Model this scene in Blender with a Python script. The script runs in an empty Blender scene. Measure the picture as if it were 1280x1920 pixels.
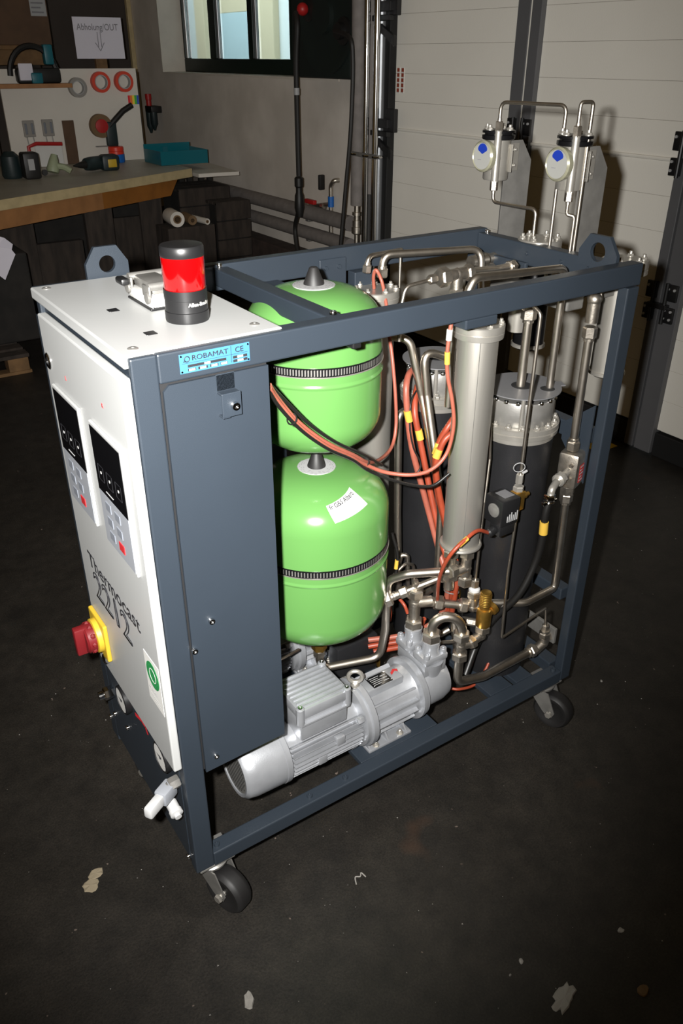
import bpy, bmesh, math, random
from mathutils import Vector, Matrix, Euler
random.seed(7)
scene = bpy.context.scene
col = scene.collection
PI = math.pi

# ------------------------------------------------------------------ camera
cam_d = bpy.data.cameras.new('camera'); cam = bpy.data.objects.new('camera', cam_d); col.objects.link(cam)
cam_d.sensor_fit = 'VERTICAL'; cam_d.sensor_height = 36.0; cam_d.sensor_width = 24.0
cam_d.lens = 36.0 * 1514.78 / 1920.0
cam_d.clip_start = 0.05; cam_d.clip_end = 100
CX = Vector((-0.3693, -1.1110, 1.6836)); YAW, PITCH, ROLL = 0.980103, 0.514016, 0.002
fwd = Vector((math.cos(YAW)*math.cos(PITCH), math.sin(YAW)*math.cos(PITCH), -math.sin(PITCH)))
rgt = Vector((math.sin(YAW), -math.cos(YAW), 0)); upv = rgt.cross(fwd)
rr = math.cos(ROLL)*rgt + math.sin(ROLL)*upv; uu = -math.sin(ROLL)*rgt + math.cos(ROLL)*upv
M = Matrix((rr, uu, -fwd)).transposed().to_4x4(); M.translation = CX
cam.matrix_world = M
scene.camera = cam

# ------------------------------------------------------------------ light
world = bpy.data.worlds.new('hall_ambient'); scene.world = world; world.use_nodes = True
bg = world.node_tree.nodes['Background']
bg.inputs[0].default_value = (1.0, 0.66, 0.28, 1); bg.inputs[1].default_value = 0.055
# the photographer's flash: beside the lens (camera held upright)
fl = bpy.data.lights.new('camera_flash', 'SPOT'); flo = bpy.data.objects.new('camera_flash', fl); col.objects.link(flo)
fl.energy = 530; fl.color = (1.0, 0.985, 0.955); fl.shadow_soft_size = 0.018; fl.spot_size = math.radians(110); fl.spot_blend = 1.0
aim = (fwd + uu*0.22 - rr*0.06).normalized(); ax_r = aim.cross(uu).normalized()      # upright camera: beam taller than wide
MF = Matrix((ax_r, ax_r.cross(aim), -aim)).transposed().to_4x4(); MF.translation = CX - rr*0.085 + uu*0.035
flo.matrix_world = MF @ Matrix.Diagonal((0.60, 1.0, 1.0, 1.0))
# daylight in the yard behind the window
dl = bpy.data.lights.new('yard_daylight', 'AREA'); dlo = bpy.data.objects.new('yard_daylight', dl); col.objects.link(dlo)
dl.energy = 330; dl.color = (0.86, 0.95, 1.0); dl.shape = 'RECTANGLE'; dl.size = 0.8; dl.size_y = 9.0
dlo.location = (3.7, 8.5, 3.6); dlo.rotation_euler = Euler((0, math.radians(-62), 0))
vs = scene.view_settings
vs.view_transform = 'Standard'; vs.look = 'None'; vs.gamma = 1.0; vs.exposure = 0.0
try: vs.use_curve_mapping = False
except Exception: pass

# ------------------------------------------------------------------ materials
MATS = {}
def s2l(c):
    return tuple(((v/255)/12.92 if v/255 <= 0.04045 else ((v/255+0.055)/1.055)**2.4) for v in c)
def mat(name, rgb, rough=0.5, metal=0.0, var=0.0, vscale=8.0, bump=0.0, bscale=60.0, alpha=1.0, trans=0.0, coat=0.0, rgb2=None, streak=None, emis=0.0):
    if name in MATS: return MATS[name]
    m = bpy.data.materials.new(name); m.use_nodes = True
    nt = m.node_tree; b = nt.nodes['Principled BSDF']
    c = s2l(rgb)
    b.inputs['Base Color'].default_value = (*c, 1); b.inputs['Roughness'].default_value = rough; b.inputs['Metallic'].default_value = metal
    if coat: b.inputs['Coat Weight'].default_value = coat
    if trans: b.inputs['Transmission Weight'].default_value = trans
    if alpha < 1: b.inputs['Alpha'].default_value = alpha
    if emis: b.inputs['Emission Color'].default_value = (*c, 1); b.inputs['Emission Strength'].default_value = emis
    tc = nt.nodes.new('ShaderNodeTexCoord')
    vec = tc.outputs['Object']
    if streak:
        mp = nt.nodes.new('ShaderNodeMapping'); mp.inputs['Scale'].default_value = streak
        nt.links.new(vec, mp.inputs['Vector']); vec = mp.outputs['Vector']
    if var or rgb2:
        n = nt.nodes.new('ShaderNodeTexNoise'); n.inputs['Scale'].default_value = vscale; n.inputs['Detail'].default_value = 6
        nt.links.new(vec, n.inputs['Vector'])
        r = nt.nodes.new('ShaderNodeValToRGB')
        d = s2l(rgb2) if rgb2 else tuple(max(0, v*(1-var)) for v in c)
        e = c if rgb2 else tuple(min(1, v*(1+var)) for v in c)
        r.color_ramp.elements[0].position = 0.36; r.color_ramp.elements[1].position = 0.64
        r.color_ramp.elements[0].color = (*d, 1); r.color_ramp.elements[1].color = (*e, 1)
        nt.links.new(n.outputs['Fac'], r.inputs['Fac']); nt.links.new(r.outputs['Color'], b.inputs['Base Color'])
    if bump:
        n2 = nt.nodes.new('ShaderNodeTexNoise'); n2.inputs['Scale'].default_value = bscale; n2.inputs['Detail'].default_value = 4
        nt.links.new(vec, n2.inputs['Vector'])
        bp = nt.nodes.new('ShaderNodeBump'); bp.inputs['Strength'].default_value = bump; bp.inputs['Distance'].default_value = 0.002
        nt.links.new(n2.outputs['Fac'], bp.inputs['Height']); nt.links.new(bp.outputs['Normal'], b.inputs['Normal'])
    MATS[name] = m
    return m

mat('grey_paint', (41, 48, 56), 0.42, 0, 0.05, 3, 0.12, 900)
mat('white_paint', (169, 170, 169), 0.40, 0, 0.02, 3, 0.05, 900)
mat('dark_gap', (16, 16, 18), 0.8)
mat('tank_green', (86, 132, 70), 0.20, 0, 0.02, 3)
mat('black_rubber', (28, 27, 27), 0.55, 0, 0.1, 20)
mat('black_plastic', (24, 24, 25), 0.38)
mat('red_lens', (150, 4, 6), 0.12, 0, coat=0.5)
mat('red_plastic', (104, 22, 26), 0.42)
mat('yellow_plastic', (190, 158, 46), 0.42)
mat('silver_paint', (166, 168, 172), 0.34, 0.55, 0.06, 25, 0.1, 500)
mat('steel_pipe', (198, 190, 178), 0.37, 1.0, 0.10, 30)
mat('steel_nut', (190, 182, 170), 0.38, 0.97, 0.18, 60, 0.15, 300)
mat('steel_brushed', (182, 178, 170), 0.44, 0.8, 0.10, 10, 0.1, 200, streak=(1, 1, 0.08))
mat('steel_machined', (178, 174, 166), 0.34, 0.7, 0.06, 30)
mat('zinc_plate', (140, 138, 134), 0.42, 0.6, 0.12, 22, 0.1, 200)
mat('vessel_black', (46, 46, 48), 0.36, 0.55, 0.08, 12, 0.25, 700)
mat('dark_tube', (26, 26, 28), 0.25, 0.5)
mat('brass', (214, 168, 82), 0.32, 0.95, 0.12, 40)
mat('cable_orange', (140, 58, 36), 0.45, 0, 0.08, 40)
mat('cable_salmon', (146, 80, 64), 0.45, 0, 0.08, 40)
mat('cable_black', (22, 21, 20), 0.42)
mat('sleeve_yellow', (198, 160, 62), 0.5)
mat('paper_white', (206, 205, 201), 0.7)
mat('print_black', (30, 30, 34), 0.6)
mat('print_grey', (120, 118, 122), 0.6)
mat('plate_blue', (60, 108, 146), 0.35)
mat('label_grey', (160, 160, 160), 0.55)
mat('screen_black', (12, 12, 14), 0.16)
mat('control_grey', (138, 141, 147), 0.5)
mat('button_grey', (112, 116, 124), 0.5)
mat('button_red', (176, 36, 40), 0.5)
mat('tie_grey', (96, 90, 88), 0.5)
mat('chrome', (215, 215, 215), 0.12, 1.0)
mat('clear_dial', (150, 150, 146), 0.12, 0.1)
mat('dial_rim', (140, 138, 118), 0.2, 0.2)
mat('dial_blue', (24, 48, 140), 0.4)
mat('grey_lid', (116, 116, 118), 0.55, 0.3, 0.05, 20)
mat('seal_red', (168, 40, 40), 0.6)
mat('sticker_green', (36, 130, 70), 0.5, 0, 0.3, 300)
mat('ptfe_white', (186, 186, 186), 0.4)
mat('pink_marker', (222, 40, 50), 0.5)
mat('aluminium', (190, 192, 194), 0.35, 0.8, 0.05, 10)

# ------------------------------------------------------------------ mesh helpers
def V(*a): return Vector(a) if len(a) > 1 else Vector(a[0])
def bx(bm, x0, x1, y0, y1, z0, z1, bev=0.0):
    b2 = bmesh.new()
    vs_ = [b2.verts.new((x, y, z)) for x in (x0, x1) for y in (y0, y1) for z in (z0, z1)]
    for f in ((0,1,3,2),(4,6,7,5),(0,4,5,1),(2,3,7,6),(0,2,6,4),(1,5,7,3)): b2.faces.new([vs_[i] for i in f])
    if bev: bmesh.ops.bevel(b2, geom=b2.edges[:], offset=bev, segments=2, affect='EDGES', profile=0.5)
    merge(bm, b2)
def merge(bm, b2, mtx=None):
    if mtx is not None: bmesh.ops.transform(b2, matrix=mtx, verts=b2.verts)
    mp = {v: bm.verts.new(v.co) for v in b2.verts}
    for f in b2.faces:
        try: nf = bm.faces.new([mp[v] for v in f.verts]); nf.smooth = f.smooth; nf.material_index = f.material_index
        except ValueError: pass
    b2.free()
def frame_of(d):
    d = d.normalized(); a = Vector((0, 0, 1)) if abs(d.z) < 0.9 else Vector((1, 0, 0))
    u = d.cross(a).normalized(); return u, d.cross(u).normalized(), d
def lathe(bm, p, d, prof, seg=24, cap=True, phase=0.0):
    """profile [(radius, distance along d)] turned about the axis through p"""
    p = V(p); u, w, d = frame_of(V(d)); rings = []
    for r, h in prof:
        if r <= 1e-6: rings.append([bm.verts.new(p + d*h)])
        else: rings.append([bm.verts.new(p + d*h + (u*math.cos(2*PI*i/seg+phase) + w*math.sin(2*PI*i/seg+phase))*r) for i in range(seg)])
    for a, b in zip(rings, rings[1:]):
        for i in range(seg):
            j = (i+1) % seg
            if len(a) == 1 and len(b) == 1: continue
            if len(a) == 1: bm.faces.new((a[0], b[i], b[j]))
            elif len(b) == 1: bm.faces.new((a[i], b[0], a[j]))
            else: bm.faces.new((a[i], b[i], b[j], a[j]))
    if cap:
        if len(rings[0]) > 1: bm.faces.new(rings[0])
        if len(rings[-1]) > 1: bm.faces.new(rings[-1][::-1])
def cyl(bm, p0, p1, r, r2=None, seg=20):
    p0, p1 = V(p0), V(p1); lathe(bm, p0, p1-p0, [(r, 0), (r if r2 is None else r2, (p1-p0).length)], seg)
def hexn(bm, p0, p1, r, ch=0.18, phase=0.0):
    p0, p1 = V(p0), V(p1); l = (p1-p0).length; c = min(r*ch, l*0.3)
    lathe(bm, p0, p1-p0, [(r*0.86, 0), (r, c), (r, l-c), (r*0.86, l)], 6, True, phase)
def rounded(pts, rad, n=6):
    pts = [V(p) for p in pts]; out = [pts[0]]
    for i in range(1, len(pts)-1):
        a, b, c = pts[i-1], pts[i], pts[i+1]
        d1, d2 = (a-b), (c-b); l1, l2 = d1.length, d2.length
        if l1 < 1e-6 or l2 < 1e-6: continue
        d1 /= l1; d2 /= l2; ang = d1.angle(d2, PI)
        if ang > PI-0.03: out.append(b); continue
        t = min(rad/math.tan(ang/2), l1*0.48, l2*0.48); q0, q1 = b+d1*t, b+d2*t
        for k in range(n+1):
            s = k/n; out.append(q0*(1-s)**2 + b*2*s*(1-s) + q1*s*s)
    out.append(pts[-1]); return out
def catmull(pts, n=6):
    pts = [V(p) for p in pts]; P_ = [pts[0]*2-pts[1]] + pts + [pts[-1]*2-pts[-2]]; out = []
    for i in range(1, len(P_)-2):
        a, b, c, d = P_[i-1:i+3]
        for k in range(n):
            t = k/n; out.append(0.5*((2*b) + (c-a)*t + (2*a-5*b+4*c-d)*t*t + (3*b-a-3*c+d)*t**3))
    out.append(pts[-1]); return out
def sweep(bm, pts, r, seg=10):
    pts = [V(p) for p in pts]; n = len(pts); ring0 = None; u = None
    for i, p in enumerate(pts):
        t = (pts[min(i+1, n-1)] - pts[max(i-1, 0)]).normalized()
        if u is None: u, w, _ = frame_of(t)
        else: u = (u - t*u.dot(t)).normalized(); w = t.cross(u)
        w = t.cross(u)
        ring = [bm.verts.new(p + (u*math.cos(2*PI*k/seg)+w*math.sin(2*PI*k/seg))*r) for k in range(seg)]
        if ring0:
            for k in range(seg): bm.faces.new((ring0[k], ring0[(k+1) % seg], ring[(k+1) % seg], ring[k]))
        else: bm.faces.new(ring[::-1])
        ring0 = ring
    bm.faces.new(ring0)
def pipe(bm, pts, r, rad=None, seg=12): sweep(bm, rounded(pts, rad if rad is not None else r*3.2), r, seg)
def prism(bm, poly, o, ux, uy, th):
    """polygon [(a,b)] in the plane o + a*ux + b*uy, extruded by th along ux x uy"""
    o, ux, uy = V(o), V(ux), V(uy); nn = ux.cross(uy).normalized()*th
    A = [bm.verts.new(o+ux*a+uy*b) for a, b in poly]; B = [bm.verts.new(o+ux*a+uy*b+nn) for a, b in poly]
    bm.faces.new(A[::-1]); bm.faces.new(B)
    for i in range(len(A)): j = (i+1) % len(A); bm.faces.new((A[i], A[j], B[j], B[i]))
def ringplate(bm, outer, hole_c, hole_r, o, ux, uy, th, seg=24):
    """plate with a round hole; the outer polygon is resampled around the hole"""
    o, ux, uy = V(o), V(ux), V(uy); nn = ux.cross(uy).normalized()*th
    def hit(ang):
        dx, dy = math.cos(ang), math.sin(ang); best = None
        for i in range(len(outer)):
            (x0, y0), (x1, y1) = outer[i], outer[(i+1) % len(outer)]
            ex, ey = x1-x0, y1-y0; den = dx*ey-dy*ex
            if abs(den) < 1e-12: continue
            t = ((x0-hole_c[0])*ey-(y0-hole_c[1])*ex)/den; s = ((x0-hole_c[0])*dy-(y0-hole_c[1])*dx)/den
            if t > 0 and -1e-6 <= s <= 1+1e-6 and (best is None or t < best): best = t
        return (hole_c[0]+dx*best, hole_c[1]+dy*best)
    angs = sorted([2*PI*k/seg for k in range(seg)] + [math.atan2(y-hole_c[1], x-hole_c[0]) % (2*PI) for x, y in outer])
    O = [hit(a) for a in angs]; I = [(hole_c[0]+hole_r*math.cos(a), hole_c[1]+hole_r*math.sin(a)) for a in angs]
    mk = lambda L, k: [bm.verts.new(o+ux*a+uy*b+nn*k) for a, b in L]
    O0, O1, I0, I1 = mk(O, 0), mk(O, 1), mk(I, 0), mk(I, 1); n = len(angs)
    for i in range(n):
        j = (i+1) % n
        if (O0[i].co-O0[j].co).length < 1e-7: continue
        bm.faces.new((O0[i], I0[i], I0[j], O0[j])); bm.faces.new((O1[i], O1[j], I1[j], I1[i]))
        bm.faces.new((O0[i], O0[j], O1[j], O1[i])); bm.faces.new((I0[i], I1[i], I1[j], I0[j]))
def ball(bm, c, r, sub=2, sc=(1, 1, 1)):
    m4 = Matrix.Translation(V(c)) @ Matrix.Diagonal((*sc, 1)); bmesh.ops.create_icosphere(bm, subdivisions=sub, radius=r, matrix=m4)
def torus(bm, c, axis, R, r, seg=24, sg=8):
    c = V(c); u, w, d = frame_of(V(axis)); rings = []
    for i in range(seg):
        a = 2*PI*i/seg; e = u*math.cos(a)+w*math.sin(a)
        rings.append([bm.verts.new(c + e*(R+r*math.cos(2*PI*k/sg)) + d*r*math.sin(2*PI*k/sg)) for k in range(sg)])
    for i in range(seg):
        a, b = rings[i], rings[(i+1) % seg]
        for k in range(sg): bm.faces.new((a[k], b[k], b[(k+1) % sg], a[(k+1) % sg]))

def obj(name, bm, material, parent=None, smooth=True, ang=35):
    me = bpy.data.meshes.new(name); bmesh.ops.recalc_face_normals(bm, faces=bm.faces[:]); bm.to_mesh(me); bm.free()
    me.materials.append(MATS[material] if isinstance(material, str) else material)
    if smooth:
        for p in me.polygons: p.use_smooth = True
        me.set_sharp_from_angle(angle=math.radians(ang))
    o = bpy.data.objects.new(name, me); col.objects.link(o); adopt(o, parent); return o
def adopt(o, parent):
    if parent is not None:
        o.parent = parent; o.matrix_parent_inverse = WINV.get(parent.name, Matrix.Identity(4))
WINV = {}
def thing(name, label, cat, loc=(0, 0, 0), group=None):
    o = bpy.data.objects.new(name, None); col.objects.link(o); o.location = loc; o.empty_display_size = 0.1
    WINV[o.name] = Matrix.Translation(Vector(loc)).inverted()
    o['label'] = label; o['category'] = cat
    if group: o['group'] = group
    return o
def tag(o, label, cat, group=None):
    o['label'] = label; o['category'] = cat
    if group: o['group'] = group
    return o
def struct(o): o['kind'] = 'structure'; return o
def inst(src, loc, parent=None, name=None, rot=None):
    """copy of a mesh part (shares its data) put at loc in world space"""
    c = src.copy(); col.objects.link(c); c.name = name or src.name.split('.')[0]
    c.parent = None; adopt(c, parent); c.matrix_basis = Matrix.Translation(V(loc)) @ (rot.to_4x4() if rot else Matrix.Identity(4)); return c
FR = {'front': ((0, -1, 0), (0, 0, 1)), 'side': ((1, 0, 0), (0, 0, 1)), 'top': ((1, 0, 0), (0, 1, 0)), 'back': ((0, 1, 0), (0, 0, 1))}
def text(name, s, size, loc, fr, material, parent, ext=0.0004, outline=0.0, align='LEFT', ux=None, uy=None, sx=1.0, offset=0.0):
    cu = bpy.data.curves.new('t', 'FONT'); cu.body = s; cu.size = size; cu.align_x = align; cu.resolution_u = 3; cu.offset = offset
    if outline: cu.fill_mode = 'NONE' if hasattr(cu, 'fill_mode') else 'FULL'; cu.bevel_depth = outline; cu.bevel_resolution = 0; cu.fill_mode = 'NONE'
    else: cu.extrude = ext
    t = bpy.data.objects.new('t', cu); col.objects.link(t)
    bpy.context.view_layer.update(); dg = bpy.context.evaluated_depsgraph_get()
    me = bpy.data.meshes.new_from_object(t.evaluated_get(dg)); bpy.data.objects.remove(t); bpy.data.curves.remove(cu)
    if fr: ux, uy = FR[fr]
    ux, uy = V(ux), V(uy); m4 = Matrix((ux*sx, uy, ux.cross(uy))).transposed().to_4x4(); m4.translation = V(loc); me.transform(m4)
    me.name = name; me.materials.clear(); me.materials.append(MATS[material])
    o = bpy.data.objects.new(name, me); col.objects.link(o); adopt(o, parent); return o
def nb(): return bmesh.new()

# ------------------------------------------------------------------ the hall
def floor_mat():
    m = bpy.data.materials.new('floor_asphalt'); m.use_nodes = True; nt = m.node_tree; b = nt.nodes['Principled BSDF']
    tc = nt.nodes.new('ShaderNodeTexCoord')
    def noise(scale, det=6, rough=0.6):
        n = nt.nodes.new('ShaderNodeTexNoise'); n.inputs['Scale'].default_value = scale; n.inputs['Detail'].default_value = det; n.inputs['Roughness'].default_value = rough
        nt.links.new(tc.outputs['Object'], n.inputs['Vector']); return n.outputs['Fac']
    def ramp(f, p0, c0, p1, c1):
        r = nt.nodes.new('ShaderNodeValToRGB'); r.color_ramp.elements[0].position = p0; r.color_ramp.elements[1].position = p1
        r.color_ramp.elements[0].color = (*c0, 1); r.color_ramp.elements[1].color = (*c1, 1); nt.links.new(f, r.inputs['Fac']); return r.outputs['Color']
    def mix(fac, a, c, mode='MIX'):
        x = nt.nodes.new('ShaderNodeMixRGB'); x.blend_type = mode
        if isinstance(fac, float): x.inputs[0].default_value = fac
        else: nt.links.new(fac, x.inputs[0])
        for k, s in ((1, a), (2, c)):
            if isinstance(s, tuple): x.inputs[k].default_value = (*s, 1)
            else: nt.links.new(s, x.inputs[k])
        return x.outputs['Color']
    base = ramp(noise(1.6), 0.3, s2l((28, 26, 23)), 0.7, s2l((46, 43, 39)))
    grain = ramp(noise(220, 3), 0.35, (0.62, 0.62, 0.62), 0.7, (1.25, 1.22, 1.2))
    c1 = mix(1.0, base, grain, 'MULTIPLY')
    mott = ramp(noise(14, 8, 0.7), 0.32, (0.5, 0.5, 0.5), 0.68, (1.4, 1.36, 1.3))
    c1 = mix(0.8, c1, mott, 'MULTIPLY')
    spots = ramp(noise(34, 2), 0.735, (0, 0, 0), 0.76, (1, 1, 1))
    c2 = mix(spots, c1, s2l((104, 92, 84)))
    rust = ramp(noise(2.7, 3), 0.68, (0, 0, 0), 0.78, (0.35, 0.35, 0.35))
    c3 = mix(rust, c2, s2l((92, 62, 42)))
    nt.links.new(c3, b.inputs['Base Color'])
    rr_ = nt.nodes.new('ShaderNodeMapRange'); nt.links.new(noise(5), rr_.inputs[0]); rr_.inputs[3].default_value = 0.42; rr_.inputs[4].default_value = 0.62
    nt.links.new(rr_.outputs[0], b.inputs['Roughness'])
    bp = nt.nodes.new('ShaderNodeBump'); bp.inputs['Strength'].default_value = 0.35; bp.inputs['Distance'].default_value = 0.002
    nt.links.new(noise(160, 4), bp.inputs['Height']); nt.links.new(bp.outputs['Normal'], b.inputs['Normal'])
    MATS['floor_asphalt'] = m
floor_mat()
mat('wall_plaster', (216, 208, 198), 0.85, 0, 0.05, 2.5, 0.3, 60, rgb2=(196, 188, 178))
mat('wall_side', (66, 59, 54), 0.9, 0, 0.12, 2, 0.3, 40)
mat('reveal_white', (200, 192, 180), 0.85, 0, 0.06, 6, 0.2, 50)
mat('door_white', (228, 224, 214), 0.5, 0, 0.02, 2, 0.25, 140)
mat('door_stile', (92, 92, 94), 0.5, 0.1, 0.04, 4)
mat('rubber_black', (14, 14, 14), 0.7)
mat('frame_green', (8, 26, 19), 0.45, 0, 0.1, 10)
mat('glass', (225, 240, 238), 0.02, 0, trans=1.0)
mat('facade_white', (226, 232, 232), 0.9)
mat('facade_beige', (214, 200, 170), 0.9)
mat('facade_blue', (186, 206, 212), 0.9)
mat('plinth_brown', (58, 46, 40), 0.9, 0, 0.25, 12)
mat('pipe_lagging', (118, 112, 108), 0.75, 0, 0.1, 20)
mat('line_yellow', (196, 160, 30), 0.7, 0, 0.2, 30)

bm = nb(); b2 = [bm.verts.new(p) for p in ((-5, -6, 0), (6.8, -6, 0), (6.8, 10, 0), (-5, 10, 0))]; bm.faces.new(b2)
struct(obj('floor', bm, 'floor_asphalt', smooth=False))

WX = 3.0                                   # inner face of the window wall
wy1, wz0 = 6.901, 1.548
wy0, wz1 = 3.95, 2.75
bm = nb()
bx(bm, WX, WX+0.30, 3.25, wy0, 0, 6.5); bx(bm, WX, WX+0.30, wy1, 7.58, 0, 6.5)
bx(bm, WX, WX+0.30, wy0, wy1, 0, wz0); bx(bm, WX, WX+0.30, wy0, wy1, wz1, 6.5); bx(bm, WX, WX+0.30, -6.0, 3.25, 3.4, 6.5); bx(bm, WX, WX+0.30, -6.0, -1.6, 0, 3.4)
struct(obj('wall_back', bm, 'wall_plaster', smooth=False))
# lighter plaster of the window reveal
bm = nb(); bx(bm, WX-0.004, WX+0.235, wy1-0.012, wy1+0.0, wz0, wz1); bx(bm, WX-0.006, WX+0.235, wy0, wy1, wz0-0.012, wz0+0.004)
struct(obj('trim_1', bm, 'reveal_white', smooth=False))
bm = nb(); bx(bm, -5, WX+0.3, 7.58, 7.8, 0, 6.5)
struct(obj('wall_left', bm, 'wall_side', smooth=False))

# window: dark green frame, mullions and panes
fx = WX+0.22
ys = [7.074, 6.858, 6.323, 6.198, 5.608, 5.527, 4.95, 4.849]
zb0, zb1 = wz0+0.004, 1.66
bm = nb()
bx(bm, fx, fx+0.07, wy0, wy1-0.012, zb0, zb1, 0.006); bx(bm, fx, fx+0.07, wy0, wy1-0.012, wz1-0.12, wz1, 0.006)
bx(bm, fx, fx+0.07, ys[1], wy1-0.012, zb1, wz1-0.12, 0.006); bx(bm, fx, fx+0.07, wy0, wy0+0.1, zb1, wz1-0.12, 0.006)
win = struct(obj('window_1', bm, 'frame_green', smooth=False))
for a, b in ((ys[2], ys[3]), (ys[4], ys[5]), (ys[6], ys[7])):
    bm = nb(); bx(bm, fx-0.005, fx+0.06, b, a, zb1, wz1-0.12, 0.005); obj('mullion', bm, 'frame_green', win, False)
for a, b in ((ys[1], ys[2]), (ys[3], ys[4]), (ys[5], ys[6]), (ys[7], wy0+0.1)):
    bm = nb(); bx(bm, fx+0.03, fx+0.036, b, a, zb1, wz1-0.12); obj('pane', bm, 'glass', win, False)
    bm = nb(); bx(bm, fx+0.008, fx+0.03, a-0.035, a, zb1, wz1-0.12, 0.004); obj('glazing_bar', bm, 'aluminium', win, False)

# yard outside: neighbouring house front with painted pillars
bm = nb(); bx(bm, 6.2, 6.4, -2, 16, -0.2, 5.5)
yard = tag(obj('house_front', bm, 'facade_white', smooth=False), 'pale house front seen through the green framed window', 'building')
for (p0, p1, z0, z1, mm) in ((12.44, 12.78, -0.2, 5, 'facade_beige'), (10.92, 12.14, 2.239, 5, 'facade_beige'),
                             (10.95, 12.06, -0.2, 2.239, 'facade_blue'), (10.25, 10.69, -0.2, 5, 'facade_beige')):
    bm = nb(); bx(bm, 6.1, 6.2, p0, p1, z0, z1, 0.01); obj('wall_panel', bm, mm, yard, False)

# big folding door: slats, stiles, hinges
DX = 2.864
st = [(2.019, 2.087, 2.175), (1.006, 1.101, 1.156)]
bm = nb(); bx(bm, DX+0.035, DX+0.06, -1.6, 3.25, 0.02, 3.4)
door = struct(obj('door_1', bm, 'door_white', smooth=False))
leaves = [(st[0][2], 3.211), (st[1][2], st[0][0]), (-1.5, st[1][0])]
for (a, b) in leaves:
    for k in range(-8, 14):
        z0 = 1.303+k*0.1465
        zz0, zz1 = z0+0.0003, z0+0.1465-0.0003
        bm = nb(); bx(bm, DX, DX+0.04, a, b, zz0, zz1, 0.0016); obj('panel', bm, 'door_white', door, False)
    bm = nb(); cyl(bm, (DX-0.004, a, 1.303), (DX-0.004, b, 1.303), 0.008, seg=8); obj('joint_strip', bm, 'door_white', door)
    bm = nb(); bx(bm, DX-0.01, DX+0.03, a, b, 0.0, 0.118, 0.004); obj('rubber_skirt', bm, 'rubber_black', door, False)
for (a, mm_, b) in st:
    for (p, q_) in ((a, mm_-0.005), (mm_+0.005, b)):
        bm = nb(); bx(bm, DX-0.028, DX+0.045, p, q_, 0.012, 3.4, 0.003); obj('stile', bm, 'door_stile', door, False)
bm = nb(); bx(bm, DX-0.024, DX+0.04, st[0][1]-0.0045, st[0][1]+0.0045, 0.012, 3.4); obj('gap_light_strip', bm, 'door_white', door, False)  # white strip imitates light coming through the gap between the stiles
def hinge(y, z, s=1):
    bm = nb(); bx(bm, DX-0.040, DX-0.026, y-0.028, y+0.028, z+0.012, z+0.085, 0.003); bx(bm, DX-0.040, DX-0.026, y-0.028, y+0.028, z-0.085, z-0.015, 0.003)
    cyl(bm, (DX-0.046, y+0.02*s, z-0.09), (DX-0.046, y+0.02*s, z+0.09), 0.009, seg=10)
    h = obj('hinge', bm, 'black_plastic', door)
    bm = nb()
    for dy in (-0.016, 0.016):
        for dz in (-0.065, -0.03, 0.065): cyl(bm, (DX-0.046, y+dy, z+dz), (DX-0.038, y+dy, z+dz), 0.006, seg=8)
    obj('hinge_screws', bm, 'label_grey', h)
    return h
for (a, mm_, b) in st:
    for z in (1.33, 0.725):
        hinge(mm_+0.052, z, -1); hinge(mm_-0.052, z)
bm = nb(); bx(bm, DX-0.062, DX-0.03, st[1][1]-0.05, st[1][1]+0.05, 0.700, 0.722, 0.003); obj('hinge_link', bm, 'black_plastic', door, False)
# aluminium guide post with dark seal, left edge of the door
py0, py1 = 3.202, 3.302
bm = nb(); bx(bm, 2.80, 2.90, py0, py1, 0, 3.4, 0.002)
for k in range(4): bx(bm, 2.790, 2.802, py0+0.012+k*0.022, py0+0.022+k*0.022, 0, 3.4, 0.002)
post = struct(obj('trim_2', bm, 'aluminium', smooth=False))
bm = nb(); bx(bm, 2.815, 2.87, py0-0.05, py0-0.001, 0, 3.4, 0.004); obj('seal', bm, 'rubber_black', post, False)
for z in (1.93, 1.34):
    bm = nb(); bx(bm, 2.77, 2.80, py0-0.10, py0+0.05, z-0.03, z+0.02, 0.004); bx(bm, 2.79, 2.82, py0-0.14, py0-0.06, z-0.05, z+0.075, 0.004); bx(bm, 2.77, 2.80, py0-0.1, py0+0.07, z-0.075, z-0.045, 0.004)
    prism(bm, [(0.07, -0.06), (0.07, -0.09), (-0.13, -0.20), (-0.13, -0.15)], (2.80, py0, z), (0, 1, 0), (0, 0, 1), -0.02)
    h = obj('bracket', bm, 'black_plastic', post, False)
for k, (dy, zz) in enumerate(((-0.06, 1.565), (-0.10, 1.565))):
    bm = nb(); bx(bm, DX-0.003, DX, py0+dy-0.03, py0+dy-0.005, zz-0.07, zz+0.06); s_ = obj('warning_label', bm, 'paper_white', door, False)
    bm = nb()
    for j in range(5): bx(bm, DX-0.004, DX-0.003, py0+dy-0.028, py0+dy-0.007, zz-0.065+j*0.026, zz-0.046+j*0.026)
    obj('warning_print', bm, 'cable_orange', s_, False)
# dark brown plinth beam along the wall base
bm = nb(); bx(bm, 2.84, 2.995, 3.4, 6.9, 0.0, 0.3872, 0.01)
tag(obj('plinth_beam', bm, 'plinth_brown', smooth=False), 'dark brown beam lying along the foot of the window wall', 'beam')
# yellow floor marking by the door
bm = nb(); bx(bm, 2.66, 2.80, 1.16, 1.36, 0.0, 0.002); o = struct(obj('trim_3', bm, 'line_yellow', smooth=False))

# ------------------------------------------------------------------ the machine
ML, MW, ZB, ZT = 1.156, 0.517, 0.13, 1.28
mach = thing('temperature_control_unit', 'grey framed heating and cooling unit on casters with two green tanks', 'machine', (0.57, 0.26, 0))
def part(name, bm, m, parent=None, smooth=True, label=None, ang=35):
    o = obj(name, bm, m, parent or mach, smooth, ang)
    if label: o['label'] = label
    return o
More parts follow.
